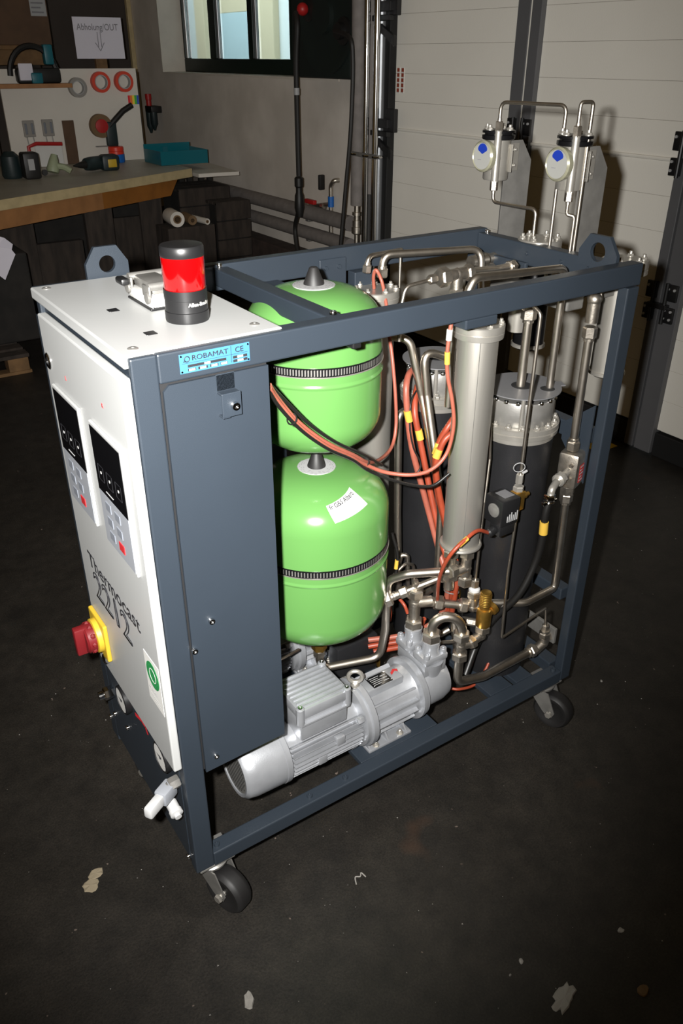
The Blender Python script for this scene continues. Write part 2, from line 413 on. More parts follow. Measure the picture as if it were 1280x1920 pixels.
# bolt master (hexagon socket cap), used as copies
bm = nb(); lathe(bm, (0, 0, 0), (0, 0, 1), [(0.0075, 0), (0.0075, 0.006), (0.0068, 0.0075), (0.004, 0.0075), (0.004, 0.004), (0, 0.004)], 14)
BOLT = obj('bolt', bm, 'chrome'); 
bm = nb(); hexn(bm, (0, 0, 0), (0, 0, 0.007), 0.009); lathe(bm, (0, 0, 0.007), (0, 0, 1), [(0.005, 0), (0.005, 0.006), (0.004, 0.007)], 10); lathe(bm, (0, 0, -0.0005), (0, 0, 1), [(0.011, 0), (0.011, 0.0015)], 16)
HEXB = obj('hex_bolt', bm, 'steel_machined')
PBOLT = BOLT.copy(); PBOLT.data = BOLT.data.copy(); PBOLT.data.materials[0] = MATS['grey_paint']; col.objects.link(PBOLT)
RX = Matrix.Rotation(PI/2, 3, 'X')      # +z -> -y
RYm = Matrix.Rotation(-PI/2, 3, 'Y')    # +z -> -x
used = set()
def bolt(loc, parent, rot=None, src=None, sc=1.0, name='bolt'):
    src = src or BOLT
    c = src.copy(); col.objects.link(c); c.name = name; adopt(c, parent)
    r = (rot.to_4x4() if rot else Matrix.Identity(4)); c.matrix_basis = Matrix.Translation(V(loc)) @ r @ Matrix.Diagonal((sc, sc, sc, 1)); return c

B = 0.046
# posts
def post(x0, x1, y0, y1, z0=ZB, z1=ZT-0.002):
    bm = nb(); bx(bm, x0, x1, y0, y1, z0, z1, 0.003); return part('frame_post', bm, 'grey_paint', smooth=False)
pf = post(0.004, 0.046, 0.0, 0.012, ZB, ZT); 
bm = nb(); bx(bm, 0.005, 0.010, 0.0125, 0.03, ZB, ZT-0.03, 0.001); part('post_flange', bm, 'grey_paint', pf, False)
post(0.004, 0.05, MW-0.046, MW, ZB)
pr = post(ML-0.038, ML, 0.0, 0.028, ZB, ZT-0.05)
post(ML-0.038, ML, MW-0.03, MW, ZB, ZT-0.05)
# top rails
bm = nb(); bx(bm, 0.046, ML, 0.0, 0.034, ZT-0.047, ZT, 0.003); rn = part('top_rail', bm, 'grey_paint', smooth=False)
bm = nb(); bx(bm, 0.004, ML, MW-0.03, MW, ZT-0.055, ZT, 0.003); rf_ = part('top_rail', bm, 'grey_paint', smooth=False)
bm = nb(); bx(bm, ML-0.034, ML, 0.034, MW-0.03, ZT-0.058, ZT-0.008, 0.003); re_ = part('end_rail', bm, 'grey_paint', smooth=False)
bm = nb(); bx(bm, 0.375, 0.409, 0.030, MW-0.028, ZT-0.043, ZT-0.006, 0.003); cb = part('cross_bar', bm, 'grey_paint', smooth=False)
for (x, y, z) in ((0.392, 0.052, ZT-0.006), (0.39, 0.49, ZT-0.006)): bolt((x, y, z), cb, sc=0.9)
bolt((ML-0.017, 0.47, ZT-0.008), re_); bolt((ML-0.017, 0.075, ZT-0.008), re_)
for y in (0.12, 0.2, 0.31): bolt((ML-0.034, y, ZT-0.03), re_, RYm, src=PBOLT, sc=0.6)
# hanging brackets on the rails
bm = nb(); bx(bm, 0.6364, 0.7114, MW-0.036, MW-0.030, ZT-0.085, ZT-0.02, 0.003); hb = part('bracket', bm, 'grey_paint', rf_, False)
for x in (0.6537, 0.6902): bolt((x, MW-0.036, ZT-0.04), hb, RX, src=PBOLT, sc=0.7)
bm = nb(); bx(bm, 0.6599, 0.7413, 0.004, 0.07, ZT-0.067, ZT-0.0475, 0.003); part('bracket', bm, 'grey_paint', rn, False)
bm = nb(); bx(bm, 0.4052, 0.4244, 0.01, 0.035, ZT-0.06, ZT-0.0475, 0.003); part('bracket', bm, 'black_plastic', rn, False)
bm = nb(); bx(bm, ML-0.045, ML-0.034, 0.30, 0.42, ZT-0.075, ZT-0.05, 0.003); part('bracket', bm, 'grey_paint', re_, False)
# lifting lugs
lugp = [(-0.05, 0), (0.05, 0), (0.05, 0.03), (0.026, 0.062), (-0.026, 0.062), (-0.05, 0.03)]
bm = nb(); ringplate(bm, [(a*0.86, b) for a, b in lugp], (0, 0.028), 0.0165, (0.155, MW-0.002, ZT-0.002), (1, 0, 0), (0, 0, 1), 0.01); part('lifting_lug', bm, 'grey_paint', rf_, True)
bm = nb(); ringplate(bm, [(a*1.05, b*1.12) for a, b in lugp], (0, 0.034), 0.0205, (ML-0.036, 0.090, ZT-0.022), (0, -1, 0), (0, 0, 1), 0.01); part('lifting_lug', bm, 'grey_paint', re_, True)
# bottom rails
bm = nb(); bx(bm, 0.046, ML-0.038, 0.0, 0.036, ZB-0.004, ZB+0.036, 0.003); bn = part('bottom_rail', bm, 'grey_paint', smooth=False)
bm = nb(); bx(bm, 0.046, ML-0.042, MW-0.036, MW, ZB-0.004, ZB+0.036, 0.003); part('bottom_rail', bm, 'grey_paint', smooth=False)
for px_ in (0.062, 0.30, 0.40): bolt((px_, 0.018, ZB+0.036), bn, src=PBOLT, sc=0.9)
bolt((ML-0.055, 0.016, ZB+0.036), bn, src=PBOLT, sc=1.0)
bm = nb(); bx(bm, ML-0.042, ML, 0.042, MW-0.042, ZB, ZB+0.036, 0.003); part('end_rail', bm, 'grey_paint', smooth=False)
bm = nb(); bx(bm, 0.98, 1.04, 0.036, MW-0.036, ZB+0.02, ZB+0.036, 0.002); part('cross_bar', bm, 'grey_paint', smooth=False)
bm = nb(); bx(bm, 0.885, 0.965, 0.036, MW-0.036, ZB+0.02, ZB+0.036, 0.002); part('cross_bar', bm, 'grey_paint', smooth=False)
bm = nb(); bx(bm, 0.46, 0.70, 0.036, MW-0.036, ZB+0.02, ZB+0.034, 0.002); part('pump_plate', bm, 'grey_paint', smooth=False)
bm = nb(); bx(bm, ML-0.040, ML-0.030, 0.042, MW-0.042, 0.235, 0.285, 0.002); part('end_plate', bm, 'zinc_plate', smooth=False)
bm = nb(); bx(bm, ML-0.042, ML-0.005, 0.042, MW-0.042, 0.385, 0.42, 0.003); part('end_rail', bm, 'grey_paint', smooth=False)
bm = nb(); bx(bm, ML-0.042, ML-0.006, 0.042, MW-0.042, 0.845, 0.885, 0.003); er = part('end_rail', bm, 'grey_paint', smooth=False)
bm = nb(); prism(bm, [(0, 0.085), (0, -0.12), (0.085, -0.03), (0.085, 0.015)], (ML-0.046, 0.026, 0.87), (0, 1, 0), (0, 0, 1), -0.004); part('gusset', bm, 'grey_paint', er, False)
# casters
def caster(px, py, swing):
    bm = nb(); bx(bm, px-0.042, px+0.042, py-0.036, py+0.036, ZB-0.012, ZB-0.005, 0.002)
    c = part('caster', bm, 'zinc_plate', smooth=False)
    for dx in (-0.03, 0.03):
        bolt((px+dx, py-0.026, ZB-0.0045), c, src=HEXB, sc=0.6)
    bm = nb(); lathe(bm, (px, py, ZB-0.030), (0, 0, 1), [(0.028, 0), (0.036, 0.004), (0.038, 0.012), (0.030, 0.018)], 24); part('swivel_head', bm, 'zinc_plate', c)
    d = V(math.cos(swing), math.sin(swing), 0); a = V(-d.y, d.x, 0); wc = V(px, py, 0.037)+d*0.046
    bm = nb()
    for s in (-1, 1):
        o = V(px, py, 0)+a*0.027*s
        pts = [(0.0-0.034, ZB-0.028), (0.034, ZB-0.028), (0.060, 0.042), (0.054, 0.026), (0.038, 0.026), (0.024, 0.037)]
        prism(bm, pts, o, d, (0, 0, 1), 0.003*s)
    part('fork', bm, 'zinc_plate', c, False)
    bm = nb(); R = 0.055
    lathe(bm, wc-a*0.022, a, [(0.014, 0.006), (0.034, 0.004), (0.040, 0.0), (R-0.007, 0.0), (R-0.001, 0.007), (R, 0.012), (R, 0.032), (R-0.001, 0.037), (R-0.007, 0.044), (0.040, 0.044), (0.034, 0.040), (0.014, 0.038)], 36); part('wheel', bm, 'black_rubber', c)
    bm = nb(); cyl(bm, wc-a*0.035, wc+a*0.035, 0.007, seg=8); hexn(bm, wc-a*0.038, wc-a*0.030, 0.011); hexn(bm, wc+a*0.030, wc+a*0.038, 0.011); part('axle', bm, 'steel_machined', c)
caster(0.055, 0.04, math.radians(-70)); caster(ML-0.065, 0.04, math.radians(-72)); caster(0.055, MW-0.04, math.radians(-75)); caster(ML-0.055, MW-0.04, math.radians(-60))

# ---------------- control cabinet
bm = nb(); bx(bm, 0.012, 0.2312, 0.014, MW-0.012, 0.419, ZT-0.012); cab = part('cabinet_body', bm, 'grey_paint', smooth=False)
# near side panel with routed outline
bm = nb(); bx(bm, 0.0462, 0.232, 0.0065, 0.0135, 0.415, ZT-0.0475); part('panel_seam', bm, 'dark_gap', cab, False)
bm = nb(); sp = [(0.0500, 0.412), (0.2315, 0.418), (0.2315, 1.2295), (0.060, 1.2295), (0.0500, 1.220)]
prism(bm, sp, (0, 0.004, 0), (1, 0, 0), (0, 0, 1), 0.005); sidep = part('side_panel', bm, 'grey_paint', cab, False)
cx, cz = 0.154, 1.181
bm = nb(); bx(bm, cx-0.016, cx+0.016, -0.001, 0.0005, cz+0.022, cz+0.05, 0.0005); part('clip_slot', bm, 'grey_paint', sidep, False)
bm = nb(); bx(bm, cx-0.016, cx+0.016, -0.016, 0.0, cz+0.018, cz+0.022, 0.001); bx(bm, cx-0.016, cx+0.018, -0.017, -0.014, cz-0.018, cz+0.022, 0.001); bx(bm, cx-0.016, cx-0.002, -0.016, 0.0, cz-0.020, cz-0.017, 0.001)
cl = part('clip', bm, 'grey_paint', sidep, False); bolt((cx+0.005, -0.017, cz), cl, RX, sc=0.95)
for (a, b, c) in ((0.0908, 0.7739, 0.8), (0.0523, 0.7224, 0.8), (0.0733, 0.4454, 0.7)): bolt((a, -0.001, b), sidep, RX, sc=c)
# white lid
bm = nb(); bx(bm, -0.002, 0.268, 0.012, MW-0.02, ZT-0.018, ZT+0.003, 0.003); lid = part('cabinet_lid', bm, 'white_paint', smooth=False, label='white sheet metal lid')
for (u_, v_) in ((249,654),(477,608),(87,541),(300,497)):
    pass
for p in ((0.0244, 0.0379, 1.283), (0.237, 0.0497, 1.283), (0.0215, 0.4708, 1.283)):
    bm = nb(); lathe(bm, p, (0, 0, 1), [(0.0085, -0.001), (0.0085, 0.0008), (0.0065, 0.002), (0.003, 0.002), (0.003, 0.0005), (0, 0.0005)], 14); part('screw', bm, 'zinc_plate', lid)
for p in ((0.0734, 0.2567, 1.283), (0.0762, 0.0965, 1.283)):
    bm = nb(); bx(bm, p[0]-0.009, p[0]+0.009, p[1]-0.0095, p[1]+0.0095, ZT+0.001, ZT+0.0042, 0.001); part('plug', bm, 'black_plastic', lid, False)
# white front door
dx0, dx1 = -0.014, 0.003
dy0, dy1, dz0, dz1 = 0.002, 0.4274, 0.4658, 1.252
dz0 = 0.446
bm = nb(); bx(bm, dx0, dx1, dy0, dy1, dz0, dz1, 0.003); cdoor = part('cabinet_door', bm, 'white_paint', smooth=False, label='white front door with controllers and lettering')
def F(p, off=0.0): return V(dx0-off, p[1], p[2])
pl = (-0.014, 0.4014, 1.168)
bm = nb(); lathe(bm, F(pl), (-1, 0, 0), [(0.016, 0), (0.016, 0.002), (0.013, 0.004), (0.008, 0.003), (0.008, 0.001), (0, 0.001)], 20); lk = part('door_lock', bm, 'chrome', cdoor)
bm = nb(); bx(bm, dx0-0.007, dx0-0.001, pl[1]-0.009, pl[1]+0.009, pl[2]-0.0025, pl[2]+0.0025, 0.001); lathe(bm, F(pl), (-1, 0, 0), [(0.008, 0), (0.008, 0.0035)], 14); part('lock_insert', bm, 'black_plastic', lk) if False else part('lock_insert', bm, 'black_plastic', cdoor)
for p, s_ in (((-0.014, 0.3054, 1.16), 'L'), ((-0.014, 0.1096, 1.174), 'K')):
    text('door_mark', s_, 0.011, F(p, 0.0003), 'front', 'button_red', cdoor)
# two controllers
def controller(yc, zc):
    w, h = 0.150, 0.240
    bm = nb(); bx(bm, dx0-0.006, dx0, yc-w/2, yc+w/2, zc-h/2, zc+h/2, 0.002); c = part('controller', bm, 'white_paint', mach, False)
    X = dx0-0.006
    bm = nb(); bx(bm, X-0.0008, X, yc-w/2+0.005, yc+w/2-0.005, zc-0.008, zc+h/2-0.006); part('screen', bm, 'screen_black', c, False)
    bm = nb(); bx(bm, X-0.0008, X, yc-w/2+0.005, yc+w/2-0.005, zc-h/2+0.006, zc-0.0085); part('keypad', bm, 'control_grey', c, False)
    for k in range(3):
        bm = nb(); bx(bm, X-0.0013, X-0.0005, yc+0.041-k*0.042, yc+0.045-k*0.042, zc+0.031, zc+0.035); part('indicator', bm, 'paper_white', c, False)
        bm = nb(); yy = yc+0.043-k*0.042
        for e in ((-0.013, 0.013, 0.046, 0.0468), (-0.013, 0.013, 0.017, 0.0178), (-0.013, -0.0122, 0.017, 0.0468), (0.0122, 0.013, 0.017, 0.0468)): bx(bm, X-0.0011, X-0.0005, yy+e[0], yy+e[1], zc+e[2], zc+e[3])
        part('key_outline', bm, 'print_black', c, False)
    text('script_mark', '~~~~~', 0.0125, (X-0.0010, yc+0.030, zc-0.0015), 'front', 'label_grey', c, offset=0.0001)
    for r in range(3):
        for q_ in range(2):
            bm = nb(); yy = yc+0.030-q_*0.045; zz = zc-0.030-r*0.030
            bx(bm, X-0.0022, X-0.0005, yy-0.0125, yy+0.0125, zz-0.0085, zz+0.0085, 0.0006); k_ = part('key', bm, 'button_red' if (r == 2 and q_ == 1) else 'button_grey', c, False)
controller(0.315, 1.008); controller(0.108, 1.008)
# lettering
text('lettering', 'Thermocast', 0.050, (dx0-0.0004, 0.3713, 0.734), 'front', 'print_black', cdoor, sx=1.18, offset=0.0002)
text('lettering', '2212', 0.094, (dx0-0.0004, 0.3661-0.01, 0.662), 'front', 'print_black', cdoor, outline=0.0016, sx=1.12)
# main switch
ms = V(dx0, 0.368, 0.552)
bm = nb(); bx(bm, ms.x-0.010, ms.x, ms.y-0.048, ms.y+0.048, ms.z-0.048, ms.z+0.048, 0.003); sw = part('main_switch', bm, 'yellow_plastic', smooth=False, label='yellow and red rotary main switch')
bm = nb(); lathe(bm, ms+V(-0.010, 0, 0), (-1, 0, 0), [(0.040, 0), (0.039, 0.010), (0.034, 0.012), (0, 0.012)], 32); part('collar', bm, 'yellow_plastic', sw)
bm = nb(); lathe(bm, ms+V(-0.020, 0, 0), (-1, 0, 0), [(0.034, 0), (0.034, 0.018), (0.030, 0.022), (0, 0.022)], 28); bx(bm, ms.x-0.062, ms.x-0.030, ms.y-0.010, ms.y+0.010, ms.z-0.034, ms.z+0.034, 0.004)
for k in range(10):
    a = 2*PI*k/10; ball(bm, ms+V(-0.028, 0.032*math.cos(a), 0.032*math.sin(a)), 0.007, 1)
part('switch_knob', bm, 'red_plastic', sw)
bm = nb(); prism(bm, [(-0.006, 0.028), (0.006, 0.028), (0, 0.040)], ms+V(-0.0105, 0, 0.0), (0, -1, 0), (0, 0, 1), 0.0006); part('pointer_mark', bm, 'print_black', sw, False)
bm = nb(); lathe(bm, ms+V(0, -0.012, -0.062), (-1, 0, 0), [(0.012, 0), (0.012, 0.010), (0.008, 0.012), (0, 0.012)], 16); part('lock_barrel', bm, 'chrome', sw)
# sticker with green seal
sy, sz = 0.0, 0.0
s0, s1 = (-0.014, 0.0835, 0.7033), (-0.014, -0.0042, 0.7104)
st_y1, st_y0, st_z1 = s0[1], 0.012, s0[2]-0.004
bm = nb(); bx(bm, dx0-0.0006, dx0, st_y0, st_y1, st_z1-0.115, st_z1, 0); sk = part('sticker', bm, 'paper_white', cdoor, False)
ym = (st_y0+st_y1)/2
bm = nb(); lathe(bm, (dx0-0.0006, ym, st_z1-0.040), (-1, 0, 0), [(0.030, 0), (0.030, 0.0004), (0, 0.0004)], 28); part('green_seal', bm, 'sticker_green', sk)
bm = nb(); lathe(bm, (dx0-0.001, ym, st_z1-0.040), (-1, 0, 0), [(0.016, 0), (0.016, 0.0003), (0.0145, 0.0003), (0.0145, 0)], 24, False); part('seal_ring', bm, 'paper_white', sk)
text('sticker_print', '-- ------', 0.014, (dx0-0.0009, st_y1-0.008, st_z1-0.086), 'front', 'print_grey', sk); 
bm = nb()
for k in range(2): bx(bm, dx0-0.0009, dx0-0.0005, st_y0+0.012, st_y1-0.01-0.02*k, st_z1-0.098-0.008*k, st_z1-0.0965-0.008*k)
part('sticker_lines', bm, 'label_grey', sk, False)
# lower front panel with two pressure gauges, ball valve and fittings
bm = nb(); bx(bm, 0.004, 0.010, 0.03, MW-0.046, 0.150, 0.43, 0.001); lowp = part('lower_front_panel', bm, 'grey_paint', smooth=False)
def gauge(p):
    p = V(p); X0 = 0.004
    bm = nb(); lathe(bm, (X0, p.y, p.z), (-1, 0, 0), [(0.035, 0), (0.035, 0.014), (0.032, 0.016), (0.0308, 0.0135), (0, 0.0135)], 28); g = part('pressure_gauge', bm, 'black_plastic', mach)
    bm = nb(); lathe(bm, (X0-0.0136, p.y, p.z), (-1, 0, 0), [(0.0305, 0), (0.0305, 0.0005), (0, 0.0005)], 28); part('dial', bm, 'paper_white', g)
    bm = nb(); prism(bm, [(0.006, 0.0035), (-0.018, 0.0), (0.006, -0.0035)], (X0-0.0142, p.y, p.z), (0, -1, 0.1), (0, 0, 1), 0.0004); lathe(bm, (X0-0.0142, p.y, p.z), (-1, 0, 0), [(0.004, 0), (0.004, 0.001), (0, 0.001)], 10); part('needle', bm, 'print_black', g, False)
    bm = nb()
    for k in range(9):
        a = PI*(-0.25+k*1.5/8); bx(bm, X0-0.0144, X0-0.0141, p.y+0.025*math.cos(a)-0.0006, p.y+0.025*math.cos(a)+0.0006, p.z+0.025*math.sin(a)-0.003, p.z+0.025*math.sin(a)+0.003)
    part('dial_marks', bm, 'print_grey', g, False)
gauge((-0.01, 0.3256, 0.3845)); gauge((-0.01, 0.0942, 0.4058))
pv = V((-0.01, 0.4332, 0.326))
bm = nb(); hexn(bm, (0.004, pv.y, pv.z), (-0.022, pv.y, pv.z), 0.016); cyl(bm, (-0.022, pv.y, pv.z), (-0.034, pv.y, pv.z), 0.011, seg=14); part('hex_fitting', bm, 'chrome', lowp)
for p in ((-0.005, 0.5025, 0.1889), (-0.005, 0.4523, 0.2378), (0, 0.3562, 0.2685)): bolt((0.004, p[1], p[2]), lowp, RYm, sc=0.8)
bolt((0.004, 0.034, 0.155), lowp, RYm, sc=0.8)
bm = nb()
rp = [V(0.0035, p[1], p[2]) for p in ((0.003, 0.2776, 0.3732), (0.003, 0.2381, 0.3871), (0.003, 0.2135, 0.3864), (0.003, 0.2028, 0.3714))]
for a, b in zip(rp, rp[1:]):
    e = (b-a).normalized(); n_ = V(0, -e.z, e.y)*0.005; vv = [bm.verts.new(q_) for q_ in (a+n_, b+n_, b-n_, a-n_)]; bm.faces.new(vv)
part('red_mark', bm, 'pink_marker', lowp, False)
# clear plastic drain valve with white cap
vp = V((-0.02, 0.0355, 0.3731)); ve = V((-0.075, -0, 0.3769))
bm = nb(); hexn(bm, (0.004, vp.y, vp.z+0.012), (-0.018, vp.y, vp.z+0.010), 0.014); cyl(bm, (-0.016, vp.y, vp.z+0.01), vp+V(-0.01, 0, 0.0), 0.010, seg=14)
dv = part('drain_valve', bm, 'zinc_plate', mach)
e = (ve-vp).normalized(); u_, w_, _ = frame_of(e)
bm = nb(); b2 = nb(); bx(b2, -0.014, 0.014, -0.016, 0.016, -0.012, 0.03, 0.004); merge(bm, b2, Matrix((u_, w_, e)).transposed().to_4x4()); bmesh.ops.translate(bm, vec=vp, verts=bm.verts); part('valve_body', bm, 'control_grey', dv)
bm = nb(); b2 = nb(); bx(b2, -0.010, 0.010, -0.013, 0.013, 0.026, 0.072, 0.005); merge(bm, b2, Matrix((u_, w_, e)).transposed().to_4x4()); bmesh.ops.translate(bm, vec=vp, verts=bm.verts); part('lever', bm, 'ptfe_white', dv)
bm = nb(); b2 = nb(); bx(b2, -0.004, 0.0125, -0.009, 0.009, 0.02, 0.056, 0.003); merge(bm, b2, Matrix((u_, w_, e)).transposed().to_4x4()); bmesh.ops.translate(bm, vec=vp, verts=bm.verts); part('lever_slot', bm, 'dark_tube', dv)
wv = V((-0.02, 0.0183, 0.3352))
bm = nb(); lathe(bm, wv+V(0, 0.015, 0.002), (0, -1, -0.2), [(0.012, 0), (0.012, 0.02), (0.0135, 0.021), (0.0135, 0.03), (0.007, 0.032), (0.007, 0.038), (0, 0.038)], 18); part('valve_knob', bm, 'ptfe_white', dv)

# signal beacon
bc = V((0.159, 0.1381, 1.283))
zt = 1.405
bh = zt-bc.z; R = 0.0355
def bz(v): return v
bm = nb(); lathe(bm, bc, (0, 0, 1), [(R*1.0, 0), (R*1.02, 0.004), (R*1.02, bh*0.14), (R*0.985, bh*0.145), (R*0.985, bh*0.30), (R*1.0, bh*0.305), (R*1.0, bh*0.43), (0, bh*0.43)], 40); bea = part('signal_beacon', bm, 'black_plastic', label='round signal beacon with red lens and black cap')
bm = nb(); lathe(bm, bc, (0, 0, 1), [(R*0.96, bh*0.43), (R*0.97, bh*0.435), (R*0.985, bh*0.845), (R*0.96, bh*0.85)], 40)
part('red_lens', bm, 'red_lens', bea)
bm = nb(); lathe(bm, bc, (0, 0, 1), [(R*0.99, bh*0.85), (R*1.0, bh*0.855), (R*1.0, bh*0.965), (R*0.95, bh*0.99), (R*0.80, bh), (0, bh)], 40); part('cap', bm, 'black_plastic', bea)
# curved lettering on the beacon
def wraptext(s, c, R_, z, size, a0, mname, parent):
    t = text('beacon_print', s, size, (0, 0, 0), 'side', mname, parent, ext=0.0002, offset=0.0004)
    for v in t.data.vertices:
        a = a0 + v.co.x/R_; v.co = Vector((c.x+R_*math.cos(a), c.y+R_*math.sin(a), z+v.co.z))
wraptext('Allen-Bradley', bc, R*1.003, bc.z+bh*0.235, 0.0082, math.radians(-108), 'paper_white', bea)
# multipole connector housing on the lid
cp = V((0.1407, 0.3049, 1.283))
hx, hy = 0.155, 0.272
bm = nb(); bx(bm, hx-0.030, hx+0.036, hy-0.060, hy+0.050, ZT+0.003, ZT+0.007, 0.001); con = part('plug_housing', bm, 'black_plastic', smooth=False, label='grey multipole plug housing with locking levers')
bm = nb(); bx(bm, hx-0.028, hx+0.034, hy-0.058, hy+0.048, ZT+0.007, ZT+0.026, 0.003); part('housing_base', bm, 'paper_white', con)
bm = nb(); bx(bm, hx-0.020, hx+0.026, hy-0.046, hy+0.040, ZT+0.026, ZT+0.046, 0.006); part('housing_cover', bm, 'zinc_plate', con)
for yy in (hy-0.05, hy+0.042):
    bm = nb()
    for s in (-1, 1): 
        xx = hx+0.003+0.031*s
        lathe(bm, (xx, yy, ZT+0.024), (s, 0, 0), [(0.010, 0), (0.010, 0.005), (0.005, 0.006)], 14); bx(bm, xx-0.002, xx+0.003, yy-0.008, yy+0.02*(1 if yy < hy else -1)+0.004, ZT+0.024, ZT+0.044, 0.002)
    cyl(bm, (hx-0.028, yy, ZT+0.042), (hx+0.036, yy, ZT+0.042), 0.007, seg=12); part('locking_lever', bm, 'zinc_plate', con)
bm = nb(); bx(bm, hx-0.046, hx-0.030, hy+0.028, hy+0.062, ZT+0.03, ZT+0.042, 0.004); part('lever_grip', bm, 'black_plastic', con)
for (dx_, dy_) in ((-0.024, -0.054), (0.03, -0.054)): bolt((hx+dx_, hy+dy_, ZT+0.007), con, sc=0.5)
# blue rating plate
r0, r1 = (0.08, 0, 1.275), (0.1995, 0, 1.25)
px0, px1, pz1, pz0 = r0[0], r1[0], 1.2735, 1.243
bm = nb(); bx(bm, px0, px1, -0.0012, 0.0, pz0, pz1, 0.0004); rp_ = part('rating_plate', bm, 'plate_blue', smooth=False, label='light blue rating plate')
text('plate_print', 'ROBAMAT', 0.0112, (px0+0.020, -0.0016, pz1-0.0115), 'side', 'print_black', rp_, sx=1.18)
text('plate_print', 'CE', 0.0125, (px1-0.026, -0.0016, pz1-0.0125), 'side', 'print_black', rp_, sx=1.0)
bm = nb()
torus(bm, (px0+0.0125, -0.0014, pz1-0.0085), (0, 1, 0), 0.0042, 0.0008, 16, 4)
bx(bm, px0+0.006, px0+0.010, -0.0017, -0.0011, pz1-0.0125, pz1-0.0112)
bx(bm, px1-0.033, px1-0.0324, -0.0016, -0.001, pz0+0.003, pz1-0.001); bx(bm, px0+0.004, px1-0.004, -0.0016, -0.001, pz1-0.0150, pz1-0.0146)
part('plate_logo', bm, 'print_black', rp_)
for (a, b, zz) in ((0.013, 0.078, 0.0105), (0.013, 0.026, 0.0045), (0.030, 0.046, 0.0045), (0.050, 0.064, 0.0045), (0.068, 0.080, 0.0045), (0.090, 0.115, 0.0105), (0.090, 0.115, 0.0045)):
    bm = nb(); s_ = (px1-px0)/0.120; bx(bm, px0+a*s_, px0+b*s_, -0.0016, -0.001, pz0+zz-0.0018, pz0+zz+0.0022); f_ = part('plate_field', bm, 'print_black', rp_, False)
    bm = nb(); m_ = (a+b)/2; bx(bm, px0+(m_-0.005)*s_, px0+(m_+0.005)*s_, -0.0019, -0.0015, pz0+zz-0.0014, pz0+zz+0.0018); part('plate_value', bm, 'paper_white', rp_, False)
for p in ((px0+0.003, pz1-0.003), (px1-0.003, pz1-0.003), (px0+0.003, pz0+0.003), (px1-0.003, pz0+0.003)):
    bm = nb(); lathe(bm, (p[0], -0.001, p[1]), (0, -1, 0), [(0.002, 0), (0.0015, 0.001), (0, 0.0012)], 10); part('rivet', bm, 'chrome', rp_)

# ---------------- expansion tanks
def tank(c, R, z0, z1, zs, cone, ztop_label, lab):
    h = z1-z0; prof = [(0, z0)]
    dr = R*0.58
    for k in range(1, 13):
        a = PI/2*k/12; prof.append((R*math.sin(a)**0.72, z0+dr*(1-math.cos(a)) ))
    zr = zs-0.032
    prof += [(R, zr-0.012), (R, zr-0.006), (R, zr-0.004), (R+0.0025, zr-0.001), (R+0.0025, zr+0.002), (R, zr+0.005), (R, zr+0.007), (R, zr+0.014)]
    for k in range(12, -1, -1):
        a = PI/2*k/12; prof.append((R*math.sin(a)**0.72 if k else 0, z1-dr*(1-math.cos(a))))
    bm = nb(); lathe(bm, (c[0], c[1], 0), (0, 0, 1), prof, 72); t = part('expansion_tank', bm, 'tank_green', label=lab, ang=60)
    bm = nb(); lathe(bm, (c[0], c[1], 0), (0, 0, 1), [(R+0.0004, zs-0.009), (R+0.0016, zs-0.009), (R+0.0016, zs+0.009), (R+0.0004, zs+0.009)], 72, False); s = part('strap', bm, 'dark_tube', t)
    bm = nb(); n = 150
    for k in range(n):
        a = 2*PI*k/n; u = V(math.cos(a), math.sin(a), 0); w = V(-u.y, u.x, 0.25)
        o = V(c[0], c[1], zs)+u*(R+0.0019)
        vv = [bm.verts.new(o+w*s1*0.0014*1+V(0, 0, s2*0.0062)) for s1, s2 in ((-1, -1), (1, -1), (1, 1), (-1, 1))]; bm.faces.new(vv)
    so = part('strap_teeth', bm, 'zinc_plate', t, False); so['kind'] = 'stuff'
    bm = nb(); lathe(bm, (c[0], c[1], 0), (0, 0, 1), [(R+0.0012, zs-0.0105), (R+0.0028, zs-0.0105), (R+0.0028, zs-0.0085), (R+0.0012, zs-0.0085)], 72, False); part('strap_edge', bm, 'steel_machined', t)
    # label disc follows the dome
    def zd(r):
        s_ = (r/R)**(1/0.72); return z1-dr*(1-math.sqrt(max(0, 1-s_*s_)))
    bm = nb(); lathe(bm, (c[0], c[1], 0), (0, 0, 1), [(r, zd(r)+0.0012) for r in (0.020, 0.028, 0.036, 0.042, 0.0425)]+[(0.0425, zd(0.0425)-0.002)], 40, False); ld = part('label_disc', bm, 'label_grey', t)
    bm = nb()
    for k in range(26):
        a = 2*PI*k/26; rr0 = 0.030+0.004*((k*7) % 3); u = V(math.cos(a), math.sin(a), 0); w = V(-u.y, u.x, 0)
        for rr_ in (rr0, rr0+0.005):
            o = V(c[0], c[1], zd(rr_)+0.0020)+u*rr_; vv = [bm.verts.new(o+w*s1*0.0028+u*s2*0.0006) for s1, s2 in ((-1, -1), (1, -1), (1, 1), (-1, 1))]; bm.faces.new(vv)
    part('label_print', bm, 'print_grey', ld, False) if False else part('label_print', bm, 'print_grey', t, False)
    zt_ = zd(0.018)
    bm = nb(); lathe(bm, (c[0], c[1], zt_-0.001), (0, 0, 1), [(0.021, 0), (0.0205, 0.004), (0.009, cone), (0.007, cone+0.002), (0, cone+0.002)], 28); part('valve_cap', bm, 'black_rubber', t)
    return t
TCX, TCY = 0.483, 0.26
t_up = tank((TCX, TCY), 0.139, 0.932, 1.272, 1.137, 0.033, 0, 'upper green expansion tank')
t_lo = tank((TCX, TCY), 0.164, 0.440, 0.872, 0.690, 0.036, 0, 'lower, larger green expansion tank with paper label')
